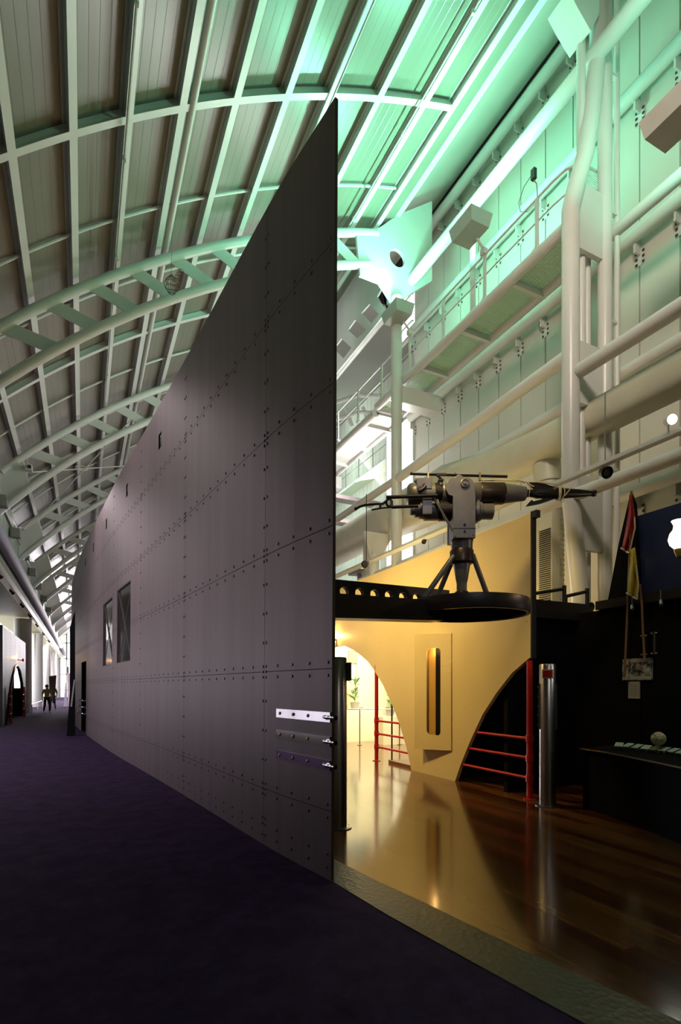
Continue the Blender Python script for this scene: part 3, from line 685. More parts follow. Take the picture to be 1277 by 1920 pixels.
# ================================================================== RIVETED PARTITION
part = thing('riveted_partition', (1.87, 4.05, 0), 'tall curved grey riveted steel partition, like a ship side, filling the middle of the picture', 'partition')
HT = 6.58
sE = 0.0; sj = [0, s_of_u(494)]
for k in range(12): sj.append(sj[-1] + 2.98)
sj = [s for s in sj if s < CUM[-1] - .5] + [CUM[-1] - .1]
zj = [0, .13, .58, 1.78, 2.98, 4.18, 5.38, HT]
# openings (s0,s1,z0,z1)
W1 = (s_of_u(209), s_of_u(192), 2.17, 3.86); W2 = (s_of_u(243), s_of_u(218), 2.17, 3.9)
DR = (s_of_u(161), s_of_u(152), 0.0, 2.5)
SL = [(s_of_u(u) - .10, s_of_u(u) + .10, 5.80, 6.07) for u in (296, 235, 197, 173, 158)]
OPEN = [W1, W2, DR] + SL
def blocked(s, z): return any(a < s < b and c < z < d for a, b, c, d in OPEN)
def grid_s(lo, hi):
    xs = {round(lo, 4), round(hi, 4)}; n = max(1, int((hi - lo) / .3))
    xs |= {round(lo + (hi - lo) * i / n, 4) for i in range(n)}
    for a, b, c, d in OPEN:
        for q in (a, b):
            if lo < q < hi: xs.add(round(q, 4))
    return sorted(xs)
def grid_z(lo, hi):
    xs = {lo, hi}
    for a, b, c, d in OPEN:
        for q in (c, d):
            if lo < q < hi: xs.add(q)
    return sorted(xs)
def skin(mb, off, s0, s1, z0, z1, mi=0):
    ss, zz = grid_s(s0, s1), grid_z(z0, z1)
    idx = {}
    vs = []; fs = []
    def vid(i, j):
        if (i, j) not in idx: idx[(i, j)] = len(vs); vs.append(wall_pt(ss[i], zz[j], off))
        return idx[(i, j)]
    for i in range(len(ss) - 1):
        for j in range(len(zz) - 1):
            if blocked((ss[i] + ss[i + 1]) / 2, (zz[j] + zz[j + 1]) / 2): continue
            fs.append((vid(i, j), vid(i + 1, j), vid(i + 1, j + 1), vid(i, j + 1)))
    mb.add(vs, fs, mi, False)
m = MB(); g = .0035
zplate = [0, .58, 1.78, 2.98, 4.18, 5.38, HT]
for sa, sb in zip(sj, sj[1:]):
    for za, zb in zip(zplate, zplate[1:]):
        skin(m, 0.0, sa + (g if sa > 0 else 0), sb - g, za + (g if za else 0), zb - (g if zb < HT else 0))
skin(m, -.008, 0, CUM[-1] - .1, 0, HT, 1)
skin(m, -.03, 0, CUM[-1] - .1, 0, HT, 0)
# front edge, top edge, reveals of the openings
def quadstrip(mb, a, b, mi=0):
    vs = []; 
    for p, q in zip(a, b): vs += [p, q]
    mb.add(vs, [(2 * i, 2 * i + 1, 2 * i + 3, 2 * i + 2) for i in range(len(a) - 1)], mi)
quadstrip(m, [wall_pt(0, z, 0) for z in (0, HT)], [wall_pt(0, z, -.03) for z in (0, HT)], 0)
ss = grid_s(0, CUM[-1] - .1); quadstrip(m, [wall_pt(s, HT, 0) for s in ss], [wall_pt(s, HT, -.03) for s in ss], 0)
for a, b, c, d in OPEN:
    quadstrip(m, [wall_pt(s, z, 0) for s, z in ((a, c), (b, c), (b, d), (a, d), (a, c))], [wall_pt(s, z, -.03) for s, z in ((a, c), (b, c), (b, d), (a, d), (a, c))], 2)
m.build('plating', [M['plate'], M['joint'], M['black']], part)
# rivets
rv = MB()
def rivet(s, z, r=.017):
    if not (0.02 < s < CUM[-1] - .2) or blocked(s, z): return
    rv.dome(wall_pt(s, z, 0), wall_n(s), r, 6 if s < 12 else 5)
for z in zplate[1:-1] + [.16]:
    s = sj[1]
    sv = [sj[1] - .3 * k for k in range(1, 5)]
    while s < sj[-1] and s < 26: s += .298; sv.append(s)
    for s in sv: rivet(s, z + .055); rivet(s, z - .055)
for s in sj[1:10]:
    for zi in range(22):
        z = .28 + .3 * zi
        if z < HT: rivet(s - .035, z); rivet(s + .035, z)
    for z in zplate[1:-1] + [.16]:
        for dz in (-.055, .055): rivet(s - .035, z + dz); rivet(s + .035, z + dz)
tag(rv.build('rivets', M['rivet'], part), kind='stuff')
# windows in the partition
for (a, b, c, d) in (W1, W2):
    m = MB(); p = [wall_pt(a, c, -.04), wall_pt(b, c, -.04), wall_pt(b, d, -.04), wall_pt(a, d, -.04)]; m.add(p, [(0, 1, 2, 3)]); m.add([x - wall_n(a) * .01 for x in p], [(0, 1, 2, 3)])
    wp = m.build('window_pane', M['darkglass'], part)
    m = MB(); 
    for (s0, z0, s1, z1) in ((a, c, b, c), (b, c, b, d), (b, d, a, d), (a, d, a, c)): m.bar(wall_pt(s0, z0, -.02), wall_pt(s1, z1, -.02), .03, .03, up=wall_n(a))
    m.bar(wall_pt(a + .02, c + .02, -.03), wall_pt(b - .02, d - .02, -.03), .022, .022, up=wall_n(a)); m.bar(wall_pt(b - .02, c + .02, -.045), wall_pt(a + .02, d - .02, -.045), .022, .022, up=wall_n(a))
    m.build('crossed_bars', M['silverdoor'], part)
# chrome straps near the front edge
for z0, zz in ((1.37, 1.365), (1.165, 1.16), (.965, .96)):
    s0 = s_of_u(519); s1 = 0.005; m = MB(); n = wall_n(.5)
    h = .042
    vs = []
    for s in (s0, s1):
        for o_, z in ((.004, z0 - h), (.016, z0 - h), (.016, z0 + h), (.004, z0 + h)): vs.append(wall_pt(s, z, o_))
    m.add(vs, [(0, 1, 2, 3), (7, 6, 5, 4), (0, 4, 5, 1), (1, 5, 6, 2), (2, 6, 7, 3), (3, 7, 4, 0)])
    st = m.build('chrome_strap', M['chrome'], part); tag(st, 'polished chrome strap')
    for k in range(4):
        s = s0 + (s1 - s0) * (.08 + .275 * k); m = MB(); m.dome(wall_pt(s, z0, .016), wall_n(s), .017, 10); m.build('bolt', M['brass'], st)
    m = MB(); pe = wall_pt(0.10, z0, .022); pd = wall_pt(0, z0, .022); dirv = (pd - pe).normalized()
    m.tube([pe, pe + dirv * .06, pe + dirv * .10, pe + dirv * .17, pe + dirv * .19], [.008, .022, .016, .012, .02], 12)
    m.build('pin', M['chrome'], st)
# door lining and chrome stubs at the doorway
m = MB(); a, b, c, d = DR
for z in (1.14, .92, .70):
    for s_, o_ in ((a - .12, .05), (b + .12, .05)):
        p = wall_pt(s_, z, 0); nn = wall_n(s_); m.tube([p, p + nn * .10, wall_pt(s_ + (.25 if s_ < b else -.25), z, .10)], .028, 8)
m.build('door_grip', M['chrome'], part)
m = MB(); m.bb((1.55, 16.5, 0), (1.62, 31, 6.4)); m.bb((-.42, 31, 0), (1.62, 31.1, 6.4))  # added behind the partition to block bright views through its openings
tag(m.build('dark_blocker', M['blackmatt']), 'long black board added to darken the doorway and windows of the riveted partition', 'board')

# black fin sign standing at the far end of the partition
def fin(name, label, verts, th, mt):
    m = MB(); m.add([v for v in verts] + [Vector(v) + Vector(th) for v in verts], [tuple(range(len(verts))), tuple(len(verts) + i for i in reversed(range(len(verts))))] + [(i, (i + 1) % len(verts), len(verts) + (i + 1) % len(verts), len(verts) + i) for i in range(len(verts))]); return m
D_ = 17.5
t = thing('fin_sign', at_d(133, 1380, D_), 'tall narrow black fin panel standing on the carpet before the far doorway', 'sign panel')
vs = [at_d(u, v, D_) for u, v in ((125, 1380), (141, 1380), (141, 1145), (138, 1152), (131, 1178), (131, 1300))]
fin('', '', vs, (.0, .06, 0), 0).build('fin_board', M['blackmatt'], t)
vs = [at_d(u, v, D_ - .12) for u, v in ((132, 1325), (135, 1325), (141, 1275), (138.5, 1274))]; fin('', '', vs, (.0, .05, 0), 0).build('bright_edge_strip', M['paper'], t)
m = MB(); m.bb(at_d(121, 1382, D_), at_d(145, 1380.5, D_) + Vector((0, .2, .0))); m.build('foot_plate', M['steel'], t)

# ================================================================== CREAM PARTITION (X = 5.75)
CX = 5.75
t = thing('cream_partition', (CX, 5.66, 0), 'cream painted steel partition with two arched openings behind the gun', 'partition')
A1 = [(12.25, 2.63), (11.7, 2.63), (11.21, 2.50), (10.85, 2.36), (10.48, 2.19), (10.19, 1.98), (9.8, 1.65), (9.41, 1.21), (9.14, 0.85), (8.91, 0.44), (8.72, 0.0)]
A1L = [(2 * 12.0 - y, z) for y, z in A1[::-1]]
A2 = [(7.38, 0), (7.21, .34), (6.98, .73), (6.68, 1.18), (6.37, 1.52), (6.03, 1.83), (5.70, 2.03), (5.66, 2.05)]
outer = [(5.66, 4.09), (5.66, 2.05)] + A2[::-1][1:] + A1[::-1] + A1L[::-1][1:] + [(18.5, 0), (18.5, 4.09)]
m = MB(); m.prism([outer], lambda y, z: (CX, y, z), (.07, 0, 0), side=0)
m.build('plating', M['cream'], t)
m = MB()
for yy in (5.74, 7.12, 7.2, 8.48, 8.56, 9.95, 10.03, 12.0, 14):
    z = .1
    while z < 4.05:
        inside1 = any(False for _ in ())
        # skip rivets in the arches
        def zarch(y):
            for P in (A1, A2, A1L):
                for (ya, za), (yb, zb) in zip(P, P[1:]):
                    if min(ya, yb) <= y <= max(ya, yb) and ya != yb: return za + (zb - za) * (y - ya) / (yb - ya)
            return 0
        if z > zarch(yy) + .06: m.dome((CX, yy, z), (-1, 0, 0), .010, 5)
        z += .13
tag(m.build('rivets', M['cream'], t), kind='stuff')
m = MB(); m.bb((CX - .005, 5.635, 2.03), (CX + .08, 5.66, 4.12)); m.bb((CX + .0, 5.56, 4.02), (CX + .08, 5.64, 4.12)); m.build('black_edge_post', M['black'], t)
# box porthole
bx0, bx1 = 7.46, 8.33
def rr(y0, y1, z0, z1, r, n=5):
    pts = []
    for cy, cz, a0 in ((y1 - r, z1 - r, 0), (y0 + r, z1 - r, 90), (y0 + r, z0 + r, 180), (y1 - r, z0 + r, 270)):
        for k in range(n + 1): a = R(a0 + 90 * k / n); pts.append((cy + r * math.cos(a), cz + r * math.sin(a)))
    return pts
def wx(y): return CX - .02 - .17 * (y - bx0) / (bx1 - bx0)
m = MB(); m.prism([[(bx0, .52), (bx1, .47), (bx1, 2.60), (bx0, 2.55)], rr(7.70, 8.03, .76, 2.31, .07)], lambda y, z: (wx(y), y, z), (.02, 0, 0))
m.add([(wx(bx1), bx1, .47), (wx(bx1), bx1, 2.60), (CX, bx1, 2.60), (CX, bx1, .47)], [(0, 1, 2, 3)])
for z0_, z1_ in ((.52, .47), (2.55, 2.60)): m.add([(wx(bx0), bx0, z0_), (CX, bx0, z0_), (CX, bx1, z1_), (wx(bx1), bx1, z1_)], [(0, 1, 2, 3)])
for z in [.56 + .13 * k for k in range(16)]:
    for y in (bx0 + .04, bx1 - .04, 7.66, 8.07): m.dome((wx(y), y, z), (-1, 0, 0), .009, 5)
hb = m.build('porthole_box', M['cream'], t)
m = MB(); m.bb((CX - .004, 7.6, .7), (CX + .0, 8.2, 2.4)); m.build('dark_back', M['blackmatt'], hb)
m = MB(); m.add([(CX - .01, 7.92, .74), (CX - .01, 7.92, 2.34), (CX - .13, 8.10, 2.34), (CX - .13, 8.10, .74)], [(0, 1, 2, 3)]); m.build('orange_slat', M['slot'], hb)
pl_ = point('slot_lamp', (CX - .06, 7.86, 2.27), 2.5, (1, .6, .2), .02)
t['note'] = ''
del t['note']
# bulkhead lamps
def bulkhead(loc, label, nrm):
    t = thing('bulkhead_lamp', loc, label, 'wall lamp', 'small warm wall lamps'); c = Vector(loc); n = Vector(nrm)
    m = MB(); m.tube([c, c + n * .22], .025, 10); m.lathe([(.05, .20), (.075, .24), (.075, .28), (.05, .30)], c, n, 16); m.build('lamp_stem', M['red'], t)
    m = MB(); m.ball(c + n * .14 + Vector((0, 0, .035)), .028, 10); m.build('bulb', M['glowlamp'], t)
    l = point('lamp_glow', c + n * .14 + Vector((0, 0, .1)), 20, (1.0, .58, .2), .03); l.parent = t; l.location = n * .14 + Vector((0, 0, .1)); return t
bulkhead((CX, 12.1, 2.80), 'small red wall lamp glowing above the bright arch of the cream partition', (-1, 0, 0))

# red posts and rails
def redrail(name, py, pz, ends, label):
    t = thing(name, (CX + .04, py, 0), label, 'railing')
    m = MB(); m.tube([(CX + .04, py, 0), (CX + .04, py, pz)], .043, 16)
    m.lathe([(.09, 0), (.09, .012), (.05, .02)], (CX + .04, py, 0.004), (0, 0, 1), 16)
    for z in (.31, .60, .88): m.tube([(CX + .04, py, z - .05), (CX + .04, py, z + .05)], .055, 16)
    m.build('post', M['red'], t)
    for (y1, z) in ends:
        m = MB(); m.tube([(CX + .04, py, z), (CX + .04, y1, z)], .022, 10); m.build('rail', M['red'], t)
redrail('red_railing', 5.72, 2.0, ((6.9, .88), (7.06, .60), (7.24, .31)), 'red post with three red rails at the dark right arch')
redrail('red_railing', 10.16, 2.1, ((9.1, .88), (8.95, .60), (8.82, .31)), 'red post with three red rails inside the bright left arch')
m = MB(); m.prism([[(CX + .1, 8.75), (CX + 1.2, 8.75), (CX + 1.2, 9.55), (CX + .1, 9.75)]], lambda x, y: (x, y, .005), (0, 0, .06)); tag(m.build('floor_ramp', M['plankb']), 'low brown ramp just inside the bright arch', 'ramp')

# dark lining walls behind the right arch
m = MB(); m.bb((5.85, 7.55, .0), (8.9, 7.68, 3.0)); tag(m.build('black_screen', M['blackmatt']), 'black exhibition screen closing off the space behind the right arch', 'screen')

# ================================================================== BRIGHT ROOM BEHIND THE LEFT ARCH
M['lightwall'] = mat('pale_display_wall', (0.80, 0.76, 0.60), 0.6, noise=((2, 2, 2), 0.95, 2))
m = MB(); m.bb((5.9, 14.8, .0), (10.9, 14.95, 3.2))
for x in (7.7, 8.9): m.bb((x, 14.74, 0), (x + .06, 14.8, 3.2))
tag(m.build('display_wall', M['lightwall']), 'pale brightly lit display wall seen through the left arch', 'display wall')
t = thing('thin_railing', (6.2, 13.2, 0), 'thin steel railing in front of the bright display wall', 'railing')
m = MB(); m.tube([(5.9, 13.4, 1.0), (9.8, 12.0, 1.0)], .018, 8); m.build('top_rail', M['steel'], t)
for p in ((6.9, 13.04), (7.95, 12.66), (9.0, 12.29)): m = MB(); m.tube([(p[0], p[1], 0), (p[0], p[1], 1.0)], .016, 8); m.lathe([(.07, 0), (.07, .01)], (p[0], p[1], .004), (0, 0, 1), 12); m.build('post', M['steel'], t)
t = thing('rail_post', on_z(735, 1426), 'single thin dark post behind the red rails of the left arch', 'post')
p = t.location; m = MB(); m.tube([p, p + Vector((0, 0, 1.25))], .018, 8); m.lathe([(.08, 0), (.08, .012)], p, (0, 0, 1), 12); m.build('pole', M['gundark'], t)
def plant(base, h, label, n=26):
    t = thing('potted_plant', base, label, 'plant', 'plants in the bright room'); b = Vector(base)
    m = MB(); m.lathe([(.10, 0), (.14, .22), (.15, .24), (.13, .24)], b, (0, 0, 1), 16); m.build('pot', M['paper'], t)
    m = MB()
    for k in range(n):
        a = random.uniform(0, 2 * PI); e = random.uniform(.3, 1.3); L = random.uniform(.25, .45) * h; z0 = random.uniform(.25, .9) * h
        p0 = b + Vector((0, 0, z0)); d = Vector((math.cos(a) * math.cos(e), math.sin(a) * math.cos(e), math.sin(e) * .8))
        sd = Vector((-math.sin(a), math.cos(a), 0)) * .045; p1 = p0 + d * L * .6; p2 = p0 + d * L + Vector((0, 0, -.1 * L))
        m.add([p0, p1 + sd, p2, p1 - sd], [(0, 1, 2, 3)]); 
    m.tube([b, b + Vector((.02, 0, h))], .012, 6); m.build('leaves', M['leaf'], t)
m = MB(); m.bb((6.7, 13.9, 0), (8.0, 14.5, .92)); tag(m.build('plinth', M['lightwall']), 'pale plinth with a plant against the display wall', 'plinth')
plant((7.35, 14.2, .92), 1.0, 'leafy green plant on the pale plinth')
pq = on_y(732, 1343, 13.0)
m = MB(); m.bb((pq.x - .35, 12.8, 0), (pq.x + .5, 13.3, pq.z)); tag(m.build('plinth', M['lightwall']), 'lower pale plinth behind the red rails with a small plant', 'plinth')
plant((pq.x, 13.0, pq.z + .002), .62, 'small green plant on the lower plinth behind the red rails', 18)
for i, (x, z) in enumerate([(on_y(u_, v_, 14.78).x, on_y(u_, v_, 14.78).z) for u_, v_ in ((662, 1232), (672, 1338), (697, 1352))]):
    m = MB(); m.bb((x - .16, 14.76, z - .2), (x + .16, 14.80, z + .2)); tag(m.build('picture_frame', M['paper']), 'small pale framed sheet on the display wall, %s from the left' % ORD[i], 'picture', 'frames on the display wall')

# ================================================================== BOLLARDS
def bollard(base, hgt, label, sign):
    t = thing('steel_bollard', base, label, 'bollard', 'brushed steel bollards'); b = Vector(base)
    m = MB(); m.lathe([(.108, .0), (.108, hgt - .01), (.10, hgt)], b, (0, 0, 1), 40); m.build('tube', M['steel'], t)
    m = MB(); m.lathe([(.165, 0), (.165, .012), (.12, .016)], b, (0, 0, 1), 32)
    for k in range(6): a = 2 * PI * k / 6; m.dome(b + Vector((.14 * math.cos(a), .14 * math.sin(a), .012)), (0, 0, 1), .012)
    m.build('base_flange', M['steel'], t)
    return t
bR = on_z(1027, 1511); bL = on_z(633, 1552)
t = bollard((bR.x, bR.y, 0.004), 1.93, 'brushed steel bollard with a small red sign, right of the gun platform', 1)
td = (Vector((0, 0, 0)) - Vector((bR.x, bR.y, 0))).normalized(); sd = Vector((-td.y, td.x, 0))
rot = Matrix((sd, td, Vector((0, 0, 1)))).transposed()
m = MB(); m.box(Vector((bR.x, bR.y, 1.80)) + td * .107, (.14, .012, .12), rot); spl = m.build('sign_plate', M['rope'], t)
m = MB(); m.box(Vector((bR.x, bR.y, 1.80)) + td * .115, (.115, .006, .095), rot); m.build('red_sign', M['red'], spl)
m = MB(); m.box(Vector((bR.x, bR.y, 1.36)) - sd * .105, (.03, .09, .62), rot)
for k in range(5): m.dome(Vector((bR.x, bR.y, 1.1 + .13 * k)) - sd * .121, -sd, .012)
m.box(Vector((bR.x, bR.y, 1.36)) + sd * .105, (.03, .09, .62), rot); m.build('side_bracket', M['steel'], t)
t = bollard((bL.x, bL.y, 0.004), 1.96, 'brushed steel bollard right behind the front edge of the riveted partition', 0)
td = Vector((.1, -1, 0)).normalized(); sd = Vector((1, .1, 0)).normalized(); rot = Matrix((sd, -td, Vector((0, 0, 1)))).transposed()
m = MB(); m.box(Vector((bL.x, bL.y, 1.80)) + sd * .10 + td * .03, (.06, .13, .21), rot); m.build('sign_plate', M['steel'], t)
m = MB(); m.box(Vector((bL.x, bL.y, 1.80)) + sd * .105 + td * .035, (.06, .10, .15), rot); m.build('dark_sign', M['black'], t)

# ================================================================== GUN PLATFORM
YB = 6.12
def holes(x0, x1, zc, r, step):
    H = []; x = x0
    while x < x1: H.append([(x + r * math.cos(2 * PI * k / 18), zc + r * math.sin(2 * PI * k / 18)) for k in range(18)]); x += step
    return H
xe = on_y(843, 1100, YB).x
m = MB(); x0h = on_y(646, 1100, YB).x
m.prism([[(1.72, 2.62), (xe, 2.62), (xe, 2.99), (1.72, 2.99)]] + holes(x0h, xe - .1, 2.84, .066, .222), lambda x, z: (x, YB, z), (0, .09, 0))
tag(m.build('perforated_beam', M['black']), 'black beam with a row of round holes left of the gun', 'beam', 'perforated beams')
m = MB(); m.prism([[(5.86, 2.70), (7.6, 2.70), (7.6, 2.98), (5.86, 2.98)], [(on_y(1110, 1137, YB).x + .07 * math.cos(2 * PI * k / 18), on_y(1110, 1137, YB).z + .07 * math.sin(2 * PI * k / 18)) for k in range(18)]], lambda x, z: (x, YB, z), (0, .09, 0))
tag(m.build('perforated_beam', M['black']), 'black beam with one round hole right of the cream partition', 'beam', 'perforated beams')
for i, (u0, u1, v0, v1) in enumerate(((1003, 1058, 1113, 1104), (1062, 1101, 1118, 1109))):
    a = on_y(u0, v0, YB + .05); b = on_y(u1, v1, YB + .05); m = MB(); m.tube([a, b], .028, 10); m.tube([b + Vector((0, 0, .05)), (b.x, b.y, 2.98)], .035, 10); m.tube([a, (a.x, a.y, 2.98)], .02, 8)
    tag(m.build('black_bracket', M['black']), 'short black slanting bar and peg atop the right beam, %s from the left' % ORD[i], 'bracket', 'black pegs on the beam')
m = MB(); m.bb((5.86, YB + .12, 0), (7.42, YB + .2, 2.72)); tag(m.build('black_screen', M['blackmatt']), 'black screen wall standing under the right beam', 'screen')

GC = at_d(868, 1122, 6.8); DCc = at_d(879, 1155, 6.8); DZ0, DZ1 = 2.53, 2.705
plat = thing('gun_platform', (DCc.x, DCc.y, DZ0), 'round dark brown steel platform on a cantilever arm carrying the gun', 'platform')
m = MB(); c0 = Vector((DCc.x, DCc.y, DZ0)); H_ = DZ1 - DZ0
m.lathe([(.70, .03), (.70, 0.0), (.74, 0), (.745, .012), (.745, H_ - .012), (.74, H_), (.02, H_), (.02, H_ - .02)], c0, (0, 0, 1), 72); m.lathe([(.70, .03), (.01, .03)], c0, (0, 0, 1), 72)
m.build('disc', M['discmat'], plat)
m = MB(); ya = DCc.y
m.prism([[(1.80, 2.36), (3.95, 2.43), (3.95, 2.67), (1.80, 2.645)]], lambda x, z: (x, ya - .12, z), (0, .24, 0))
m.build('arm', M['discmat'], plat)

# ---- the gun: local frame, x = along barrel, s = scale of one photo pixel at its distance
PXM = 0.0068
gx = Vector((CT, -ST, 0)); gy = Vector((ST, CT, 0)); gz = Vector((0, 0, 1))
G0 = Vector((GC.x, GC.y, 0))
def g(u, v, d=0): return G0 + gx * ((u - 868) * PXM) + gy * (d * PXM) + gz * ((HORIZON - v) * PXM + EYE)
gun = thing('harpoon_gun', (GC.x, GC.y, DZ1), 'old grey harpoon gun on a tripod pedestal, dark harpoon pointing right', 'harpoon gun')
def glathe(prof, u0, v0, d0=0, n=32, mb=None):      # prof: (radius px, along px)
    mb = mb or MB(); mb.lathe([(r * PXM, h * PXM) for r, h in prof], g(u0, v0, d0), gx, n); return mb
def grot(): return Matrix((gx, gy, gz)).transposed()
def gbox(mb, u0, v0, u1, v1, d0, d1, mi=0):
    c_ = g((u0 + u1) / 2, (v0 + v1) / 2, (d0 + d1) / 2); mb.box(c_, (abs(u1 - u0) * PXM, abs(d1 - d0) * PXM, abs(v1 - v0) * PXM), grot(), mi); return mb
DB = (HORIZON - 1122) * PXM + EYE
# pedestal
m = MB(); pb = g(866, 1122); zt = lambda v: (1122 - v) * PXM
m.lathe([(9.5 * PXM, zt(1110)), (9.5 * PXM, zt(1094)), (11 * PXM, zt(1088)), (16 * PXM, zt(1058)), (16 * PXM, zt(1050))], pb, (0, 0, 1), 32); m.build('cone_pedestal', M['gungrey'], gun)
m = MB(); m.lathe([(13.5 * PXM, -.05), (13.5 * PXM, zt(1112)), (12.5 * PXM, zt(1110)), (10 * PXM, zt(1108))], pb, (0, 0, 1), 28); m.build('base_collar', M['gunband'], gun)
m = MB(); m.lathe([(19 * PXM, zt(1058)), (22 * PXM, zt(1055)), (22 * PXM, zt(1034)), (20 * PXM, zt(1031))], pb, (0, 0, 1), 32); m.build('dark_band', M['gunband'], gun)
m = MB(); m.lathe([(19.5 * PXM, zt(1031)), (20 * PXM, zt(1029)), (20 * PXM, zt(1019)), (21 * PXM, zt(1016)), (21 * PXM, zt(1012))], pb, (0, 0, 1), 32); m.build('swivel_collar', M['gungrey'], gun)
for (a, b) in (((848, 1046, -12), (790, 1120, -30)), ((850, 1050, 14), (824, 1119, 62)), ((884, 1042, -8), (924, 1112, 18)), ((868, 1046, 18), (880, 1116, 70))):
    if a[0] == 868: continue
    m = MB(); q = g(b[0], 1122, b[2]); q.z = DZ1 + .012; m.tube([g(*a), q], 5 * PXM, 14); lg = m.build('leg', M['gungrey'], gun); m = MB(); m.box(q, (.13, .09, .028)); m.build('foot_pad', M['gundark'], lg)
# yoke: two cheeks and a cross block
cheek = [(844, 1016), (885, 1016), (885, 935), (883, 920), (879, 910), (872, 905), (864, 905), (855, 899), (846, 906), (836, 909), (831, 917), (831, 928), (836, 937), (844, 940)]
for d0 in (-27, 21):
    m = MB(); m.prism([cheek], lambda u, v: g(u, v, d0), gy * 6 * PXM); m.build('yoke_cheek', M['gungrey'], gun, bevel=.004)
m = MB(); gbox(m, 845, 1016, 884, 975, -20, 20); m.build('yoke_block', M['gungrey'], gun)
m = MB()
m.lathe([(8 * PXM, 0), (8 * PXM, 3 * PXM), (6.5 * PXM, 3.6 * PXM), (6.5 * PXM, 2 * PXM), (3 * PXM, 2 * PXM), (3 * PXM, 5 * PXM), (1.5 * PXM, 5 * PXM)], g(865, 917, -27), -gy, 28); m.build('trunnion_cap', M['gungrey'], gun)
m = MB()
for (u, v, r) in ((865, 992, 2.4), (865, 1004, 2.0)): m.lathe([(r * PXM, 0), (r * PXM, .01)], g(u, v, -27), -gy, 12)
for (u, v) in ((848, 1013), (881, 1011)): m.dome(g(u, v, -27), -gy, .008)
m.lathe([(.003, 0), (.003, .004)], g(865, 999, -27), -gy, 6); gbox(m, 844, 998.3, 885, 999.2, -27.6, -27)
m.build('yoke_bolt', M['gundark'], gun)
# breech
m = glathe([(8, 0), (18, 1), (22, 5), (23, 12), (23, 50), (20, 52)], 763, 929); m2 = m
m.build('breech_cylinder', M['gungrey'], gun)
m = MB(); gbox(m, 778, 905, 806, 925, -24, -4); gbox(m, 778, 905, 806, 925, 4, 24); gbox(m, 776, 903, 806, 908, -16, 16); m.build('breech_block', M['gungrey'], gun, bevel=.006)
m = glathe([(10, 0), (10, 8), (14, 8), (14, 16), (17, 16), (17, 26), (20, 26), (20, 50)], 770, 956, 0); m.build('lower_housing', M['gungrey'], gun)
m = glathe([(17, 0), (17, 8), (19, 8), (19, 30), (21, 30), (21, 78)], 815, 958, 0); m.build('recoil_cylinder', M['gundark'], gun)
m = glathe([(19, 0), (19, 9), (16, 9), (16, 17)], 814, 925); m.build('dark_neck', M['gundark'], gun)
m = MB(); gbox(m, 789, 970, 806, 936, -24, -18); m.build('side_plate', M['gungrey'], gun)
m = MB(); m.tube([g(783, 930, -26), g(790, 926, -27), g(794, 921, -27)], 3 * PXM, 8); m.lathe([(5 * PXM, 0), (5 * PXM, 4 * PXM)], g(784, 926, -22), -gy, 14); m.lathe([(2.5 * PXM, 0), (2.5 * PXM, 7 * PXM)], g(791, 919, -22), -gy, 10)
m.build('lock_lever', M['gunband'], gun)
m = MB(); gbox(m, 779, 904, 797, 901, -4, 4); gbox(m, 786, 901, 789, 898, -2, 2); gbox(m, 783, 899, 792, 897.5, -3, 3); m.build('breech_latch', M['gundark'], gun)
# barrel
m = glathe([(20, 0), (20.5, 2), (20.5, 70), (19, 72)], 828, 926); m.build('barrel_rear', M['gungrey'], gun)
m = glathe([(20, 0), (20.5, 1), (20, 44), (19.5, 45)], 899, 925.5); m.build('barrel_sleeve', M['gunband'], gun)
m = glathe([(18.5, 0), (18, 4), (13.5, 38), (12.5, 41), (9, 41.5)], 944, 925.5); m.build('muzzle', M['gungrey'], gun)
m = glathe([(20, 0), (22, 3), (22, 14), (18, 16), (18, 20), (15, 20), (15, 42), (13, 43)], 881, 959, 0); m.build('lower_cap', M['gungrey'], gun)
# harpoon
m = glathe([(6.5, 0), (6.5, 12), (9, 22), (10, 50), (10.5, 62), (9.5, 72), (7.5, 100), (5.0, 122), (5.0, 126), (6.5, 129), (5.5, 133), (2, 133.5)], 984, 925); shaft = m.build('harpoon_shaft', M['gundark'], gun)
for (pts) in ([(989, 905), (1000, 905), (1020, 908), (1042, 915), (1046, 921), (1034, 920), (1015, 917), (997, 914)], [(986, 949), (994, 940), (997, 938), (999, 941), (1012, 938), (1028, 931), (1046, 928), (1044, 934), (1030, 939), (1012, 945), (995, 948)]):
    m = MB(); m.prism([pts], lambda u, v: g(u, v, -3), gy * 6 * PXM); m.build('barb', M['gundark'], shaft)
m = MB(); m.prism([[(996, 920), (1004, 913), (1034, 918), (1034, 928), (1010, 932), (997, 929)]], lambda u, v: g(u, v, -8), gy * 4 * PXM); m.prism([[(996, 920), (1004, 913), (1034, 918), (1034, 928), (1010, 932), (997, 929)]], lambda u, v: g(u, v, 5), gy * 4 * PXM); m.build('barb', M['gundark'], shaft)
m = MB(); m.lathe([(2 * PXM, 0), (2 * PXM, .02)], g(1036, 921, -9), -gy, 10); m.build('barb_pin', M['brass'], shaft)
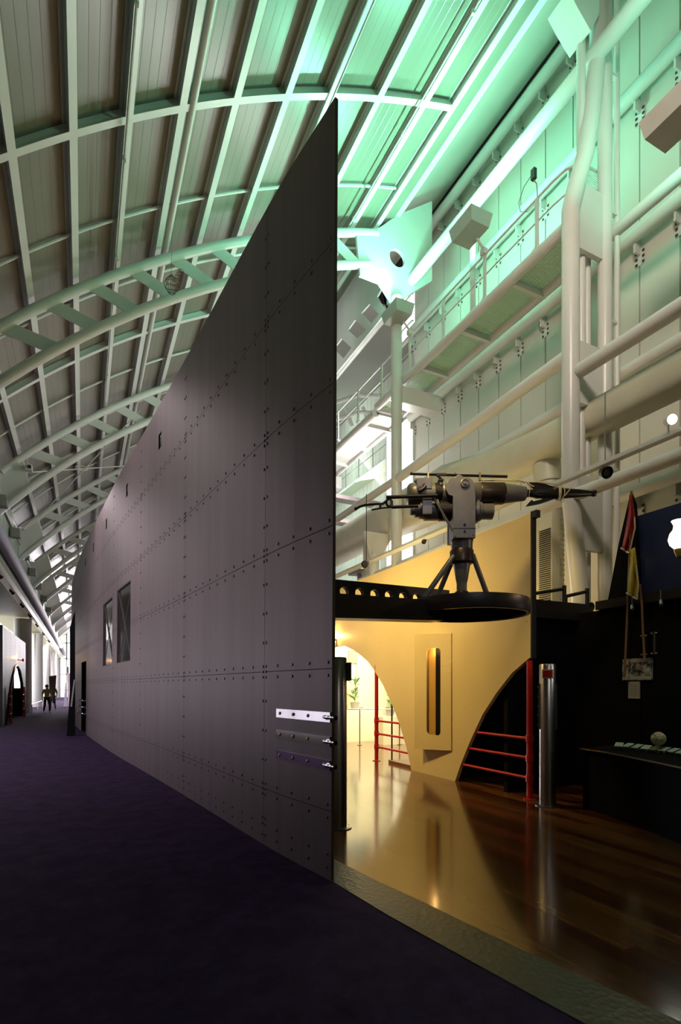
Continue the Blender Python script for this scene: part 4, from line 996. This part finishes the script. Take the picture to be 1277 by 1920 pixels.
# sight tube
m = MB(); m.tube([g(768, 892.5, -10), g(771, 892.5, -10), g(772, 892.8, -10), g(946, 897.5, -10), g(948, 897.6, -10)], [3 * PXM, 3 * PXM, 2.2 * PXM, 2.6 * PXM, 2.8 * PXM], 12); sgt = m.build('sight_tube', M['gundark'], gun)
for u, vv in ((801, 905), (897, 905)):
    m = MB(); gbox(m, u - 1.5, vv, u + 1.5, 890, -13, -7); m.build('sight_mount', M['brass'], sgt)
m = MB(); m.tube([g(816, 893, -10), g(822, 899, -10), g(829, 905, -8)], 2.2 * PXM, 8); gbox(m, 820, 905, 830, 903, -12, 0); gbox(m, 817, 892, 835, 896, -12.5, -7.5); m.build('sight_bracket', M['gundark'], sgt)
# handles
m = MB(); m.tube([g(815, 940, -30), g(722, 943, -30)], 3.3 * PXM, 12); m.build('handle_arm', M['gundark'], gun)
m = MB(); m.tube([g(780, 959, -30), g(731, 961, -30)], 3 * PXM, 12); m.build('handle_arm', M['gundark'], gun)
m = MB(); m.tube([g(726, 943, -30), g(722, 950, -30), g(716, 955, -30), g(702, 955.5, -30), g(684, 957, -30), g(674, 960, -30), g(667, 964, -30)], 2.2 * PXM, 10); m.ball(g(666.5, 964, -30), 3.2 * PXM, 10); m.build('handle_grip', M['gundark'], gun)
m = MB(); m.tube([g(731, 961, -30), g(712, 963, -30), g(695, 966, -30)], 1.5 * PXM, 8); m.tube([g(711, 955, -30), g(711, 963, -30)], 2.2 * PXM, 8); m.build('trigger_lever', M['gundark'], gun)
m = MB(); ringc = g(727, 953, -30); m.tube([ringc + gx * (5 * PXM * math.cos(2 * PI * k / 16)) + gz * (6.5 * PXM * math.sin(2 * PI * k / 16)) for k in range(16)], 2 * PXM, 8, closed=True); gbox(m, 729, 950, 734, 961, -33, -27); m.build('handle_joint', M['gundark'], gun)
m = MB(); m.tube([g(809, 943, -26), g(845, 1004, -24)], 2.3 * PXM, 10); m.build('stay_rod', M['gungrey'], gun)
# rope lashings
rp_ = thing('rope_lashing', g(1050, 910), 'cream rope wound round the harpoon and along the top of the barrel', 'rope'); 
m = MB(); m.tube([g(898, 904, -9), g(925, 903.5, -10), g(950, 904, -10), g(980, 907, -8), g(1005, 907, -8), g(1030, 910, -9), g(1048, 914, -10)], .0065, 7)
m.tube([g(950, 903.5, -8), g(962, 902.5, -9), g(972, 905, -10), g(986, 908, -10), g(990, 913, -11), g(998, 916, -10)], .0075, 7)
m.tube([g(905, 903.5, -7), g(940, 906, -11), g(975, 909, -12), g(990, 919, -12), g(990, 935, -4)], .005, 7)
m.build('barrel_line', M['rope'], rp_)
m = MB()
for du, tl in ((0, 0), (3, 1.5), (6, -2), (2, 4)):
    m.tube([g(1046 + du + tl * math.cos(2 * PI * k / 16), 925 + 12.5 * math.sin(2 * PI * k / 16), 12.5 * math.cos(2 * PI * k / 16)) for k in range(16)], .0065, 7, closed=True)
m.tube([g(1054, 934, -11), g(1062, 924, -12), g(1069, 914, -11)], .006, 7); m.tube([g(1048, 934, -11), g(1044, 940, -10), g(1047, 945, -9), g(1052, 938, -10)], .005, 7); m.tube([g(1050, 936, -11), g(1054, 943, -10), g(1050, 945, -9)], .005, 7)
m.build('knot', M['rope'], rp_)

# ================================================================== RIGHT DARK EXHIBIT
BX = 7.25
m = MB(); m.bb((BX + .05, -4, 2.95), (BX + .12, 5.2, 4.12)); tag(m.build('navy_board', M['blue']), 'navy blue exhibition board at the right edge above the black display', 'board')
m = MB(); m.bb((BX + .05, -4, 0), (BX + .12, YB + .12, 2.82)); tag(m.build('black_screen', M['blackmatt']), 'long black display screen below the navy board', 'screen')
m = MB(); m.bb((BX - .06, -4, 2.82), (BX + .12, 5.75, 2.95)); tag(m.build('black_lintel', M['black']), 'black horizontal beam between navy board and black screen', 'beam')
m = MB(); fn = [on_x(u, v, BX + .02) for u, v in ((1183, 921), (1192, 945), (1199, 1050), (1201, 1130), (1200, 1500), (1098, 1500), (1140, 1125), (1160, 1020))]
fin('', '', fn, (.05, 0, 0), 0)
mm = fin('', '', fn, (.03, 0, 0), 0); tag(mm.build('black_sail_panel', M['blackmatt']), 'tall black pointed sail-shaped panel behind the flags', 'panel')
# flags
def flag(pts_top, label, mt, grid, pole):
    t = thing('signal_flag', grid[0][0], label, 'flag', 'hanging flags'); nr = len(grid); nc = len(grid[0])
    m = MB(); m.add([p for r_ in grid for p in r_], [(i * nc + j, i * nc + j + 1, (i + 1) * nc + j + 1, (i + 1) * nc + j) for i in range(nr - 1) for j in range(nc - 1)], 0, True)
    o = m.build('cloth', M[mt], t); sm = o.modifiers.new('th', 'SOLIDIFY'); sm.thickness = .006
    h = MB(); h.tube([r_[-1] + Vector((-.012, 0, 0)) for r_ in grid if True][nr // 3:], .010, 6); h.tube([p + Vector((-.012, 0, 0)) for p in grid[-1]], .012, 6); h.build('hem', M['hem'], t)
    m = MB(); m.tube(pole, .016, 8); m.build('pole', M['pole'], t)
def flaggrid(L, Rr, X, n=12, k=7, wav=.045):
    G = []
    for i in range(n + 1):
        t_ = i / n
        def samp(P):
            f_ = t_ * (len(P) - 1); a = int(min(f_, len(P) - 2)); return P[a][0] + (P[a + 1][0] - P[a][0]) * (f_ - a), P[a][1] + (P[a + 1][1] - P[a][1]) * (f_ - a)
        l_, r_ = samp(L), samp(Rr); row = []
        for j in range(k + 1):
            w_ = j / k; row.append(on_x(l_[0] + (r_[0] - l_[0]) * w_, l_[1] + (r_[1] - l_[1]) * w_, X + wav * math.sin(w_ * 9 + t_ * 3) * (.3 + t_)))
        G.append(row)
    return G
flag(None, 'dark red flag with pale hem hanging furled at the black pointed panel', 'rflag', flaggrid([(1181, 928), (1177, 970), (1171, 1005), (1166, 1028)], [(1184, 926), (1191, 970), (1192, 990), (1181, 1038)], BX - .12),
     [on_x(1184, 921, BX - .10), on_x(1181, 1040, BX - .09), on_x(1176, 1160, BX - .10), on_x(1171, 1270, BX - .12)])
flag(None, 'yellow flag with pale hem hanging just below the red flag', 'yflag', flaggrid([(1183, 1030), (1181, 1060), (1178, 1090), (1176, 1112)], [(1190, 1026), (1194, 1060), (1198, 1095), (1196, 1124)], BX - .20),
     [on_x(1200, 1095, BX - .16), on_x(1204, 1135, BX - .16), on_x(1206, 1190, BX - .16), on_x(1209, 1240, BX - .16)])
# photo and caption on the screen
t = thing('photo_print', on_x(1194, 1275, BX), 'old black and white photograph of a crowded quay mounted on the black screen', 'photograph')
def quadX(mb, u0, v0, u1, v1, X, th=.02, mi=0):
    a = on_x(u0, v0, X); b = on_x(u1, v1, X); mb.bb((X, min(a.y, b.y), min(a.z, b.z)), (X + th, max(a.y, b.y), max(a.z, b.z)), mi)
m = MB(); quadX(m, 1167, 1236, 1222, 1275, BX, .03)
mp_ = bpy.data.materials.new('old_photo'); mp_.use_nodes = True; nt = mp_.node_tree; b_ = nt.nodes['Principled BSDF']; b_.inputs['Roughness'].default_value = .4
tc = nt.nodes.new('ShaderNodeTexCoord'); n_ = nt.nodes.new('ShaderNodeTexNoise'); n_.inputs['Scale'].default_value = 11; n_.inputs['Detail'].default_value = 6; n_.inputs['Roughness'].default_value = .7
cr_ = nt.nodes.new('ShaderNodeValToRGB'); cr_.color_ramp.elements[0].position = .42; cr_.color_ramp.elements[0].color = (.02, .02, .02, 1); cr_.color_ramp.elements[1].position = .60; cr_.color_ramp.elements[1].color = (.45, .45, .45, 1)
nt.links.new(tc.outputs['Object'], n_.inputs[0]); nt.links.new(n_.outputs[0], cr_.inputs[0]); nt.links.new(cr_.outputs[0], b_.inputs['Base Color'])
m.build('print', mp_, t)
m = MB(); quadX(m, 1168, 1268, 1221, 1274, BX - .004, .003); quadX(m, 1168, 1237, 1205, 1241, BX - .004, .003); m.build('pale_margin', M['paper'], t)
t = thing('caption_card', on_x(1188, 1310, BX), 'small pale text card below the old photograph', 'text card')
m = MB(); quadX(m, 1178, 1278, 1199, 1310, BX, .02); m.build('card', M['paper'], t)
m = MB()
for k in range(8): quadX(m, 1182, 1284 + k * 2.6, 1195, 1284.8 + k * 2.6, BX - .002, .002)
m.build('text_lines', M['cable'], t)
# metal clamps / rods on the screen
for i, (u, v0, v1) in enumerate(((1208, 1190, 1228), (1227, 1185, 1226))):
    t = thing('display_rod', on_x(u, v1, BX - .1), 'dark short rod held by shiny clamps on the black screen, %s one' % ('left' if i == 0 else 'right'), 'display rod', 'rods on the black screen')
    m = MB(); m.tube([on_x(u, v0, BX - .1), on_x(u, v1, BX - .1)], .022, 10); m.build('rod', M['gunband'], t)
    m = MB()
    for v in (v0 + 2, v1 - 1):
        p = on_x(u, v, BX - .1); m.tube([p + Vector((0, -.05, 0)), p + Vector((0, .05, 0))], .012, 8); m.tube([p, p + Vector((.16, 0, 0))], .010, 8)
    m.build('clamp', M['chrome'], t)
for i, (u, v) in enumerate(((1186, 1143), (1240, 1134))):
    spotlamp('small_spotlight', on_x(u, v, BX - .12), (-.3, -.3, -1), .032, .08, 'tiny silver spotlight under the black beam, %s of the pair' % ('left' if i == 0 else 'right'), False, 'chrome')
# oil lamp
lp = at_d(1274, 1030, 6.3)
t = thing('oil_lamp', lp, 'lit glass oil lamp with fluted chimney at the right edge', 'lamp')
m = MB(); m.lathe([(.045, 0), (.10, .06), (.118, .12), (.10, .19), (.065, .24), (.06, .29), (.085, .34), (.08, .34), (.055, .29), (.06, .24)], lp, (0, 0, 1), 28); m.build('glass_chimney', M['glowlamp'], t)
m = MB(); m.lathe([(.0, -.10), (.03, -.09), (.05, -.04), (.06, 0), (.04, .01)], lp, (0, 0, 1), 24); m.tube([lp + Vector((0, 0, -.08)), lp + Vector((.3, 0, -.14)), (BX + .05, lp.y, lp.z - .14)], .015, 8); m.build('burner', M['brass'], t)
l = point('lamp_light', lp, 14, (1.0, .72, .45), .06); l.parent = t; l.location = (-.14, -.05, .15)
# curved shelf with cards and a rope ball
SA = [on_z(u, v, .8) for u, v in ((1088, 1404), (1135, 1411), (1180, 1420), (1230, 1430), (1290, 1443))]
t = thing('display_desk', (SA[2].x, SA[2].y, 0), 'curved black display desk with a thin pale front edge', 'desk')
m = MB(); loop = [(p.x, p.y) for p in SA] + [(6.9, 2.9), (7.2, 4.0), (7.2, 5.2)]
m.prism([loop], lambda x, y: (x, y, .78), (0, 0, .02)); m.build('desk_top', M['blackmatt'], t)
loop2 = [(p.x + .05, p.y + .0) for p in SA] + [(7.15, 3.0), (7.15, 5.1)]
m = MB(); m.prism([loop2], lambda x, y: (x, y, 0.0), (0, 0, .78)); m.build('desk_body', M['blackmatt'], t)
m = MB(); m.tube([Vector((p.x, p.y, .80)) for p in SA], .010, 8); m.build('edge_trim', M['pole'], t)
CA = [on_z(u, v, .86) for u, v in ((1161, 1396), (1178, 1397), (1195, 1399), (1212, 1401), (1229, 1402.5), (1246, 1404.5), (1263, 1406.5), (1280, 1409))]
M['card'] = mat('pale_green_card', (0.42, 0.50, 0.42), 0.5, noise=((9, 9, 9), 0.93, 2))
for i, p in enumerate(CA):
    q = CA[i + 1] if i < 7 else CA[i] + (CA[i] - CA[i - 1]); d = (q - p); d.z = 0; d.normalize(); nn = Vector((-d.y, d.x, 0)); nn = nn if nn.x > 0 else -nn
    m = MB(); rot = Matrix((d, nn, Vector((0, 0, 1)))).transposed() @ Matrix.Rotation(R(18), 3, 'X')
    m.box(p, ((CA[1] - CA[0]).length * .90, .13, .006), rot); m.box(p - Vector((0, 0, .035)), (.03, .03, .065), rot)
    tag(m.build('label_card', M['card']), 'pale label card on the curved black desk, %s from the left' % ORD[i], 'label card', 'label cards on the desk')
bp_ = on_z(1235, 1385, .98)
m = MB(); m.ball(bp_, .075, 20)
for k in range(14):
    ax = Vector((random.uniform(-1, 1), random.uniform(-1, 1), random.uniform(-1, 1))).normalized(); u_ = ax.orthogonal().normalized(); v_ = ax.cross(u_); off = ax * random.uniform(-.03, .03)
    rr_ = math.sqrt(.078 ** 2 - off.length ** 2); m.tube([bp_ + off + (u_ * math.cos(2 * PI * j / 18) + v_ * math.sin(2 * PI * j / 18)) * rr_ for j in range(18)], .008, 6, closed=True)
m.tube([bp_ - Vector((0, 0, .07)), (bp_.x, bp_.y, .80)], .012, 8)
tag(m.build('rope_ball', M['rope']), 'cream knotted rope ball on a peg above the label cards', 'rope ball')
area('desk_light', (6.4, 4.0, 2.6), (6.3, 4.3, .8), .15, 3.0, (.95, 1, .85))

# ================================================================== LEFT GALLERY
GX = -2.6
t = thing('gallery_balcony', (GX, -4, 5.9), 'long gallery balcony along the left with pale green parapet and lavender tube', 'balcony')
m = MB(); m.bb((GX - .06, 4, 6.15), (GX, 92, 7.95)); y = 6
while y < 60: m.bb((GX, y, 6.4), (GX + .01, y + .03, 7.9)); y += 2.4
m.build('parapet', M['parapet'], t)
m = MB(); m.tube([(GX + .05, 4, 8.05), (GX + .05, 92, 8.05)], .045, 10); m.build('handrail', M['white'], t)
m = MB(); m.tube([(GX + .16, 4, 6.52), (GX + .16, 92, 6.52)], .22, 18); m.build('lavender_tube', M['lav'], t)
m = MB(); m.bb((GX - .3, 4, 5.75), (GX + .05, 92, 5.9)); m.bb((GX + .0, 4, 5.55), (GX + .10, 92, 5.68)); m.build('soffit_edge', M['tray'], t)
for i, y in enumerate((20.5, 24.5, 28.5, 32.5, 37, 42, 48)):
    if i == 0:
        t = thing('parapet_floodlight', (GX, y, 7.6), 'small grey floodlight clamped on the balcony parapet, %s from the camera' % ORD[i], 'floodlight', 'floodlights on the parapet')
        m = MB(); m.box((GX + .22, y, 7.62), (.32, .36, .26)); 
        for k in range(5): m.box((GX + .22, y - .14 + k * .07, 7.80), (.26, .015, .12))
        m.build('housing', M['cable'], t); m = MB(); m.bb((GX, y - .05, 7.5), (GX + .1, y + .05, 7.9)); m.build('bracket', M['cable'], t); pf = t
    else: copy_thing(pf, (0, y - 20.5, 0), 'small grey floodlight clamped on the balcony parapet, %s from the camera' % ORD[i])
for i, y in enumerate((21.5, 25, 29, 33, 38, 44, 51)):
    spotlamp('track_spotlight', (GX + .1, y, 5.35), (.7, -.3, -.8), .07, .22, 'black track spotlight under the balcony edge, %s from the camera' % ORD[i], False, 'black', 'track spotlights')
# eave columns where trusses land, eave beam
for i, Y in enumerate([20.95, 28.1, 35.35, 42.4, 49.5, 56.6]):
    m = MB(); m.bb((-3.15, Y - .2, 6.15), (-2.72, Y + .2, 9.0)); m.bb((-2.74, Y - .06, 7.2), (-2.45, Y + .06, 8.8))
    tag(m.build('eave_post', M['white']), 'pale boxy post where the %s visible truss lands above the gallery' % ORD[i], 'post', 'eave posts above the gallery')
m = MB(); m.bb((-3.2, -4, 8.85), (-2.75, 92, 9.15)); tag(m.build('eave_beam', M['tray']), 'pale eave beam above the gallery posts', 'beam')
# round columns
for i, (u, l) in enumerate(((43, 'nearest white round column behind the riveted panel, half in shade'), (68, 'second white round column, bright on its left side'), (85, 'third white round column down the hall'), (98, 'fourth white round column, slim with distance'), (107, 'fifth and farthest white round column'))):
    X = -3.3; Y = 1233 * X / (u - 155) - .483 * X
    m = MB(); m.lathe([(.48, 0), (.48, 5.75)], (X, Y, 0.01), (0, 0, 1), 36)
    for z in (1.9, 3.8): m.lathe([(.483, 0), (.483, .02)], (X, Y, z), (0, 0, 1), 36)
    tag(m.build('round_column', M['conc']), l, 'column', 'round white columns')
# left riveted partition with arch door
LX = -2.93
t = thing('silver_partition', (LX, 25.5, 0), 'silver riveted partition with a pointed arch doorway on the left', 'partition')
ay = [atp for atp in (on_x(13, 1345, LX).y, on_x(47, 1338, LX).y)]
ya, yb = on_x(11, 1340, LX).y, on_x(46, 1340, LX).y
ym = on_x(31, 1250, LX).y
archL = [(ya, 0), (ya + (ym - ya) * .25, 1.25), (ya + (ym - ya) * .55, 2.1), (ya + (ym - ya) * .8, 2.55), (ym, 2.68), (ym + (yb - ym) * .3, 2.5), (ym + (yb - ym) * .6, 1.9), (ym + (yb - ym) * .85, 1.0), (yb, 0)]
m = MB(); m.prism([[(25.5, 4.1), (25.5, 0)] + archL + [(35.2, 0), (35.2, 4.1)]], lambda y, z: (LX - .08, y, z), (.08, 0, 0)); m.build('plating', M['silverdoor'], t)
m = MB()
for yy in (26.6, 28.2, 30, 32, 34):
    for k in range(30):
        z = .1 + k * .135
        if not (ya < yy < yb and z < 2.7): m.dome((LX, yy, z), (1, 0, 0), .016, 5)
tag(m.build('rivets', M['rivet'], t), kind='stuff')
m = MB(); m.bb((LX - .10, 25.38, 0), (LX + .02, 25.5, 4.12)); m.build('black_edge_post', M['black'], t)
m = MB(); m.tube([(LX + .02, y, z) for y, z in archL], .05, 8); m.build('arch_rim', M['black'], t)
bulkhead((LX, ym + .3, 2.95), 'small warm lamp glowing above the pointed arch doorway on the left', (1, 0, 0))
YK = 34.6
pa_, pb2 = on_y(27, 1290, YK), on_y(38, 1250, YK)
m = MB(); m.bb((pa_.x, YK - .05, pa_.z), (pb2.x, YK, pb2.z)); m.bb((-4.9, YK, 0), (LX - .1, YK + .1, 4.0), 1)
tag(m.build('lit_display_case', [M['dayglass'], M['blackmatt']]), 'bright lit panel on a black wall seen through the pointed arch', 'display case')
for i, (y, l) in enumerate(((ya + .5, 'red post with chrome grips at the left jamb of the pointed arch'), (yb - 1.6, 'red post with chrome grips at the right jamb of the pointed arch'))):
    t = thing('red_post', (LX + .12, y, 0), l, 'post', 'red posts at the pointed arch')
    m = MB(); m.tube([(LX + .12, y, 0), (LX + .12, y, 1.6)], .055, 10); m.build('post', M['red'], t)
    m = MB()
    for z in (.45, .85, 1.2): m.tube([(LX + .12, y - .25, z), (LX + .12, y + .25, z)], .035, 8)
    m.build('grip', M['chrome'], t)
# far things at the end of the hall
m = MB(); v4 = [at_d(u, v, 33) for u, v in ((92, 1268), (106, 1266), (102, 1318), (98, 1318), (100, 1300), (93, 1296))]
mm = fin('', '', v4, (0, .05, 0), 0); tag(mm.build('far_sign', M['plate']), 'small dark tilted sign board behind the walking people', 'sign')
mm = fin('', '', [at_d(u, v, 42.9) for u, v in ((119, 1325), (126, 1325), (124.5, 1280), (122.5, 1280))], (0, .05, 0), 0); tag(mm.build('lavender_stand', M['lav']), 'lavender tapering stand at the far end of the hall', 'stand')
mm = fin('', '', [at_d(u, v, 42.9) for u, v in ((127, 1325), (131, 1325), (131, 1262), (126.5, 1262))], (0, .05, 0), 0); tag(mm.build('pink_banner', M['pink']), 'narrow pink banner beside the black fin at the far end', 'banner')
mm = fin('', '', [at_d(u, v, 42.9) for u, v in ((125.5, 1262), (129, 1262), (129, 1250), (125.5, 1250))], (0, .3, 0), 0); tag(mm.build('black_monitor', M['black']), 'small black monitor above the pink banner', 'monitor')
m = MB(); m.bb((-4.9, 62, 1.2), (-2.9, 62.1, 4.4)); m.bb((-4.9, 62, 0), (-4.8, 62.1, 1.2)); m.bb((-3.0, 62, 0), (-2.9, 62.1, 1.2)); tag(m.build('green_case', M['olive']), 'dark olive display case between the farthest columns', 'display case')
t = thing('low_rail', (-3.0, 40, 0), 'low steel rail running past the round columns', 'railing')
m = MB(); m.tube([(-2.75, 36.5, .55), (-2.75, 60, .55)], .03, 8); m.build('rail', M['steel'], t)
for y in (37, 42, 47, 52, 57): m = MB(); m.tube([(-2.75, y, 0), (-2.75, y, .55)], .03, 8); m.build('post', M['steel'], t)

# ================================================================== PEOPLE
def person(base, face, label, shirt, trouser, h=1.7, step=.3, lean=0):
    t = thing('person', base, label, 'person'); t.rotation_euler = (0, 0, face)
    s = h / 1.7
    J = dict(pel=(0, 0, .93), wa=(0, 0, 1.08), ch=(0, .01, 1.30), nk=(0, .01, 1.45), hd=(0, .03, 1.58), tp=(0, .02, 1.69),
             shL=(-.17, 0, 1.40), elL=(-.23, .10, 1.14), wrL=(-.22, .25, .95), haL=(-.21, .30, .88),
             shR=(.17, 0, 1.40), elR=(.23, -.08, 1.13), wrR=(.22, -.06, .90), haR=(.22, -.03, .82),
             hpL=(-.09, 0, .90), knL=(-.10, .20 * step / .3, .50), anL=(-.10, .18 * step / .3, .10), toL=(-.10, .34 * step / .3, .03),
             hpR=(.09, 0, .90), knR=(.10, -.02, .50), anR=(.10, -.26 * step / .3, .13), toR=(.10, -.14 * step / .3, .03))
    RD = dict(pel=.13, wa=.115, ch=.13, nk=.05, hd=.09, tp=.07, shL=.06, elL=.042, wrL=.03, haL=.035, shR=.06, elR=.042, wrR=.03, haR=.035, hpL=.09, knL=.06, anL=.04, toL=.035, hpR=.09, knR=.06, anR=.04, toR=.035)
    E_ = [('pel', 'wa'), ('wa', 'ch'), ('ch', 'nk'), ('nk', 'hd'), ('hd', 'tp'), ('ch', 'shL'), ('shL', 'elL'), ('elL', 'wrL'), ('wrL', 'haL'), ('ch', 'shR'), ('shR', 'elR'), ('elR', 'wrR'), ('wrR', 'haR'), ('pel', 'hpL'), ('hpL', 'knL'), ('knL', 'anL'), ('anL', 'toL'), ('pel', 'hpR'), ('hpR', 'knR'), ('knR', 'anR'), ('anR', 'toR')]
    def skinmesh(name, keys, edges, mt, grow=0.0, par=t):
        ks = list(keys); me = bpy.data.meshes.new(name); me.from_pydata([tuple(c * s for c in J[k]) for k in ks], [(ks.index(a), ks.index(b)) for a, b in edges], [])
        o = bpy.data.objects.new(name, me); col.objects.link(o); o.parent = par; me.materials.append(mt)
        md = o.modifiers.new('skin', 'SKIN'); sb = o.modifiers.new('sub', 'SUBSURF'); sb.levels = sb.render_levels = 1
        for i, k in enumerate(ks):
            r_ = (RD[k] + grow) * s; fl = .75 if k in ('pel', 'wa', 'ch') else 1
            me.skin_vertices[0].data[i].radius = (r_, r_ * fl)
        me.skin_vertices[0].data[0].use_root = True
        return o
    body = skinmesh('body', J, E_, M['skin'])
    # fingers
    for sd_ in (-1, 1):
        hnd = J['haL'] if sd_ < 0 else J['haR']
        m = MB()
        for k in range(4): m.tube([Vector(hnd) * s + Vector(((-.024 + .016 * k) * s, .01 * s, -.02 * s)), Vector(hnd) * s + Vector(((-.026 + .017 * k) * s, .03 * s, (-.075 - .008 * (k % 3)) * s)), Vector(hnd) * s + Vector(((-.026 + .017 * k) * s, .045 * s, (-.10 - .008 * (k % 3)) * s))], .008, 6)
        m.tube([Vector(hnd) * s + Vector((.03 * s, .01, 0)), Vector(hnd) * s + Vector((.045 * s, .03, -.04 * s))], .009, 6)
        me = bpy.data.meshes.new('fingers'); me.from_pydata([tuple(v) for v in m.v], [], m.f); me.materials.append(M['skin']); o = bpy.data.objects.new('fingers', me); col.objects.link(o); o.parent = t
    up = ['ch', 'wa', 'pel', 'shL', 'elL', 'shR', 'elR']; skinmesh('shirt', up, [('ch', 'wa'), ('wa', 'pel'), ('ch', 'shL'), ('shL', 'elL'), ('ch', 'shR'), ('shR', 'elR')], M[shirt], .018)
    lo = ['pel', 'hpL', 'knL', 'anL', 'hpR', 'knR', 'anR']; skinmesh('trousers', lo, [('pel', 'hpL'), ('hpL', 'knL'), ('knL', 'anL'), ('pel', 'hpR'), ('hpR', 'knR'), ('knR', 'anR')], M[trouser], .016)
    def local(mb, name, mt):
        me = bpy.data.meshes.new(name); me.from_pydata([tuple(v) for v in mb.v], [], mb.f); me.materials.append(mt); me.polygons.foreach_set('use_smooth', mb.sm); o = bpy.data.objects.new(name, me); col.objects.link(o); o.parent = t
    m = MB(); m.ball((0, -.01 * s, 1.64 * s), .105 * s, 14, sc3=(.95, 1.05, 1)); local(m, 'hair', M['hair'])
    m = MB(); m.tube([(0, .115 * s, 1.62 * s), (0, .14 * s, 1.585 * s)], .012, 6); m.ball((-.035 * s, .105 * s, 1.62 * s), .01, 6); m.ball((.035 * s, .105 * s, 1.62 * s), .01, 6); local(m, 'face', M['skin'])
    return t
pa = on_z(88, 1337); pb_ = on_z(99, 1333)
person((pa.x, pa.y, .005), R(200), 'person in a yellow shirt and dark trousers walking down the far corridor', 'yshirt', 'dcloth', 1.70)
person((pb_.x, pb_.y, .005), R(20), 'person in dark clothes walking beside the one in yellow', 'dcloth', 'dcloth', 1.74, .22)
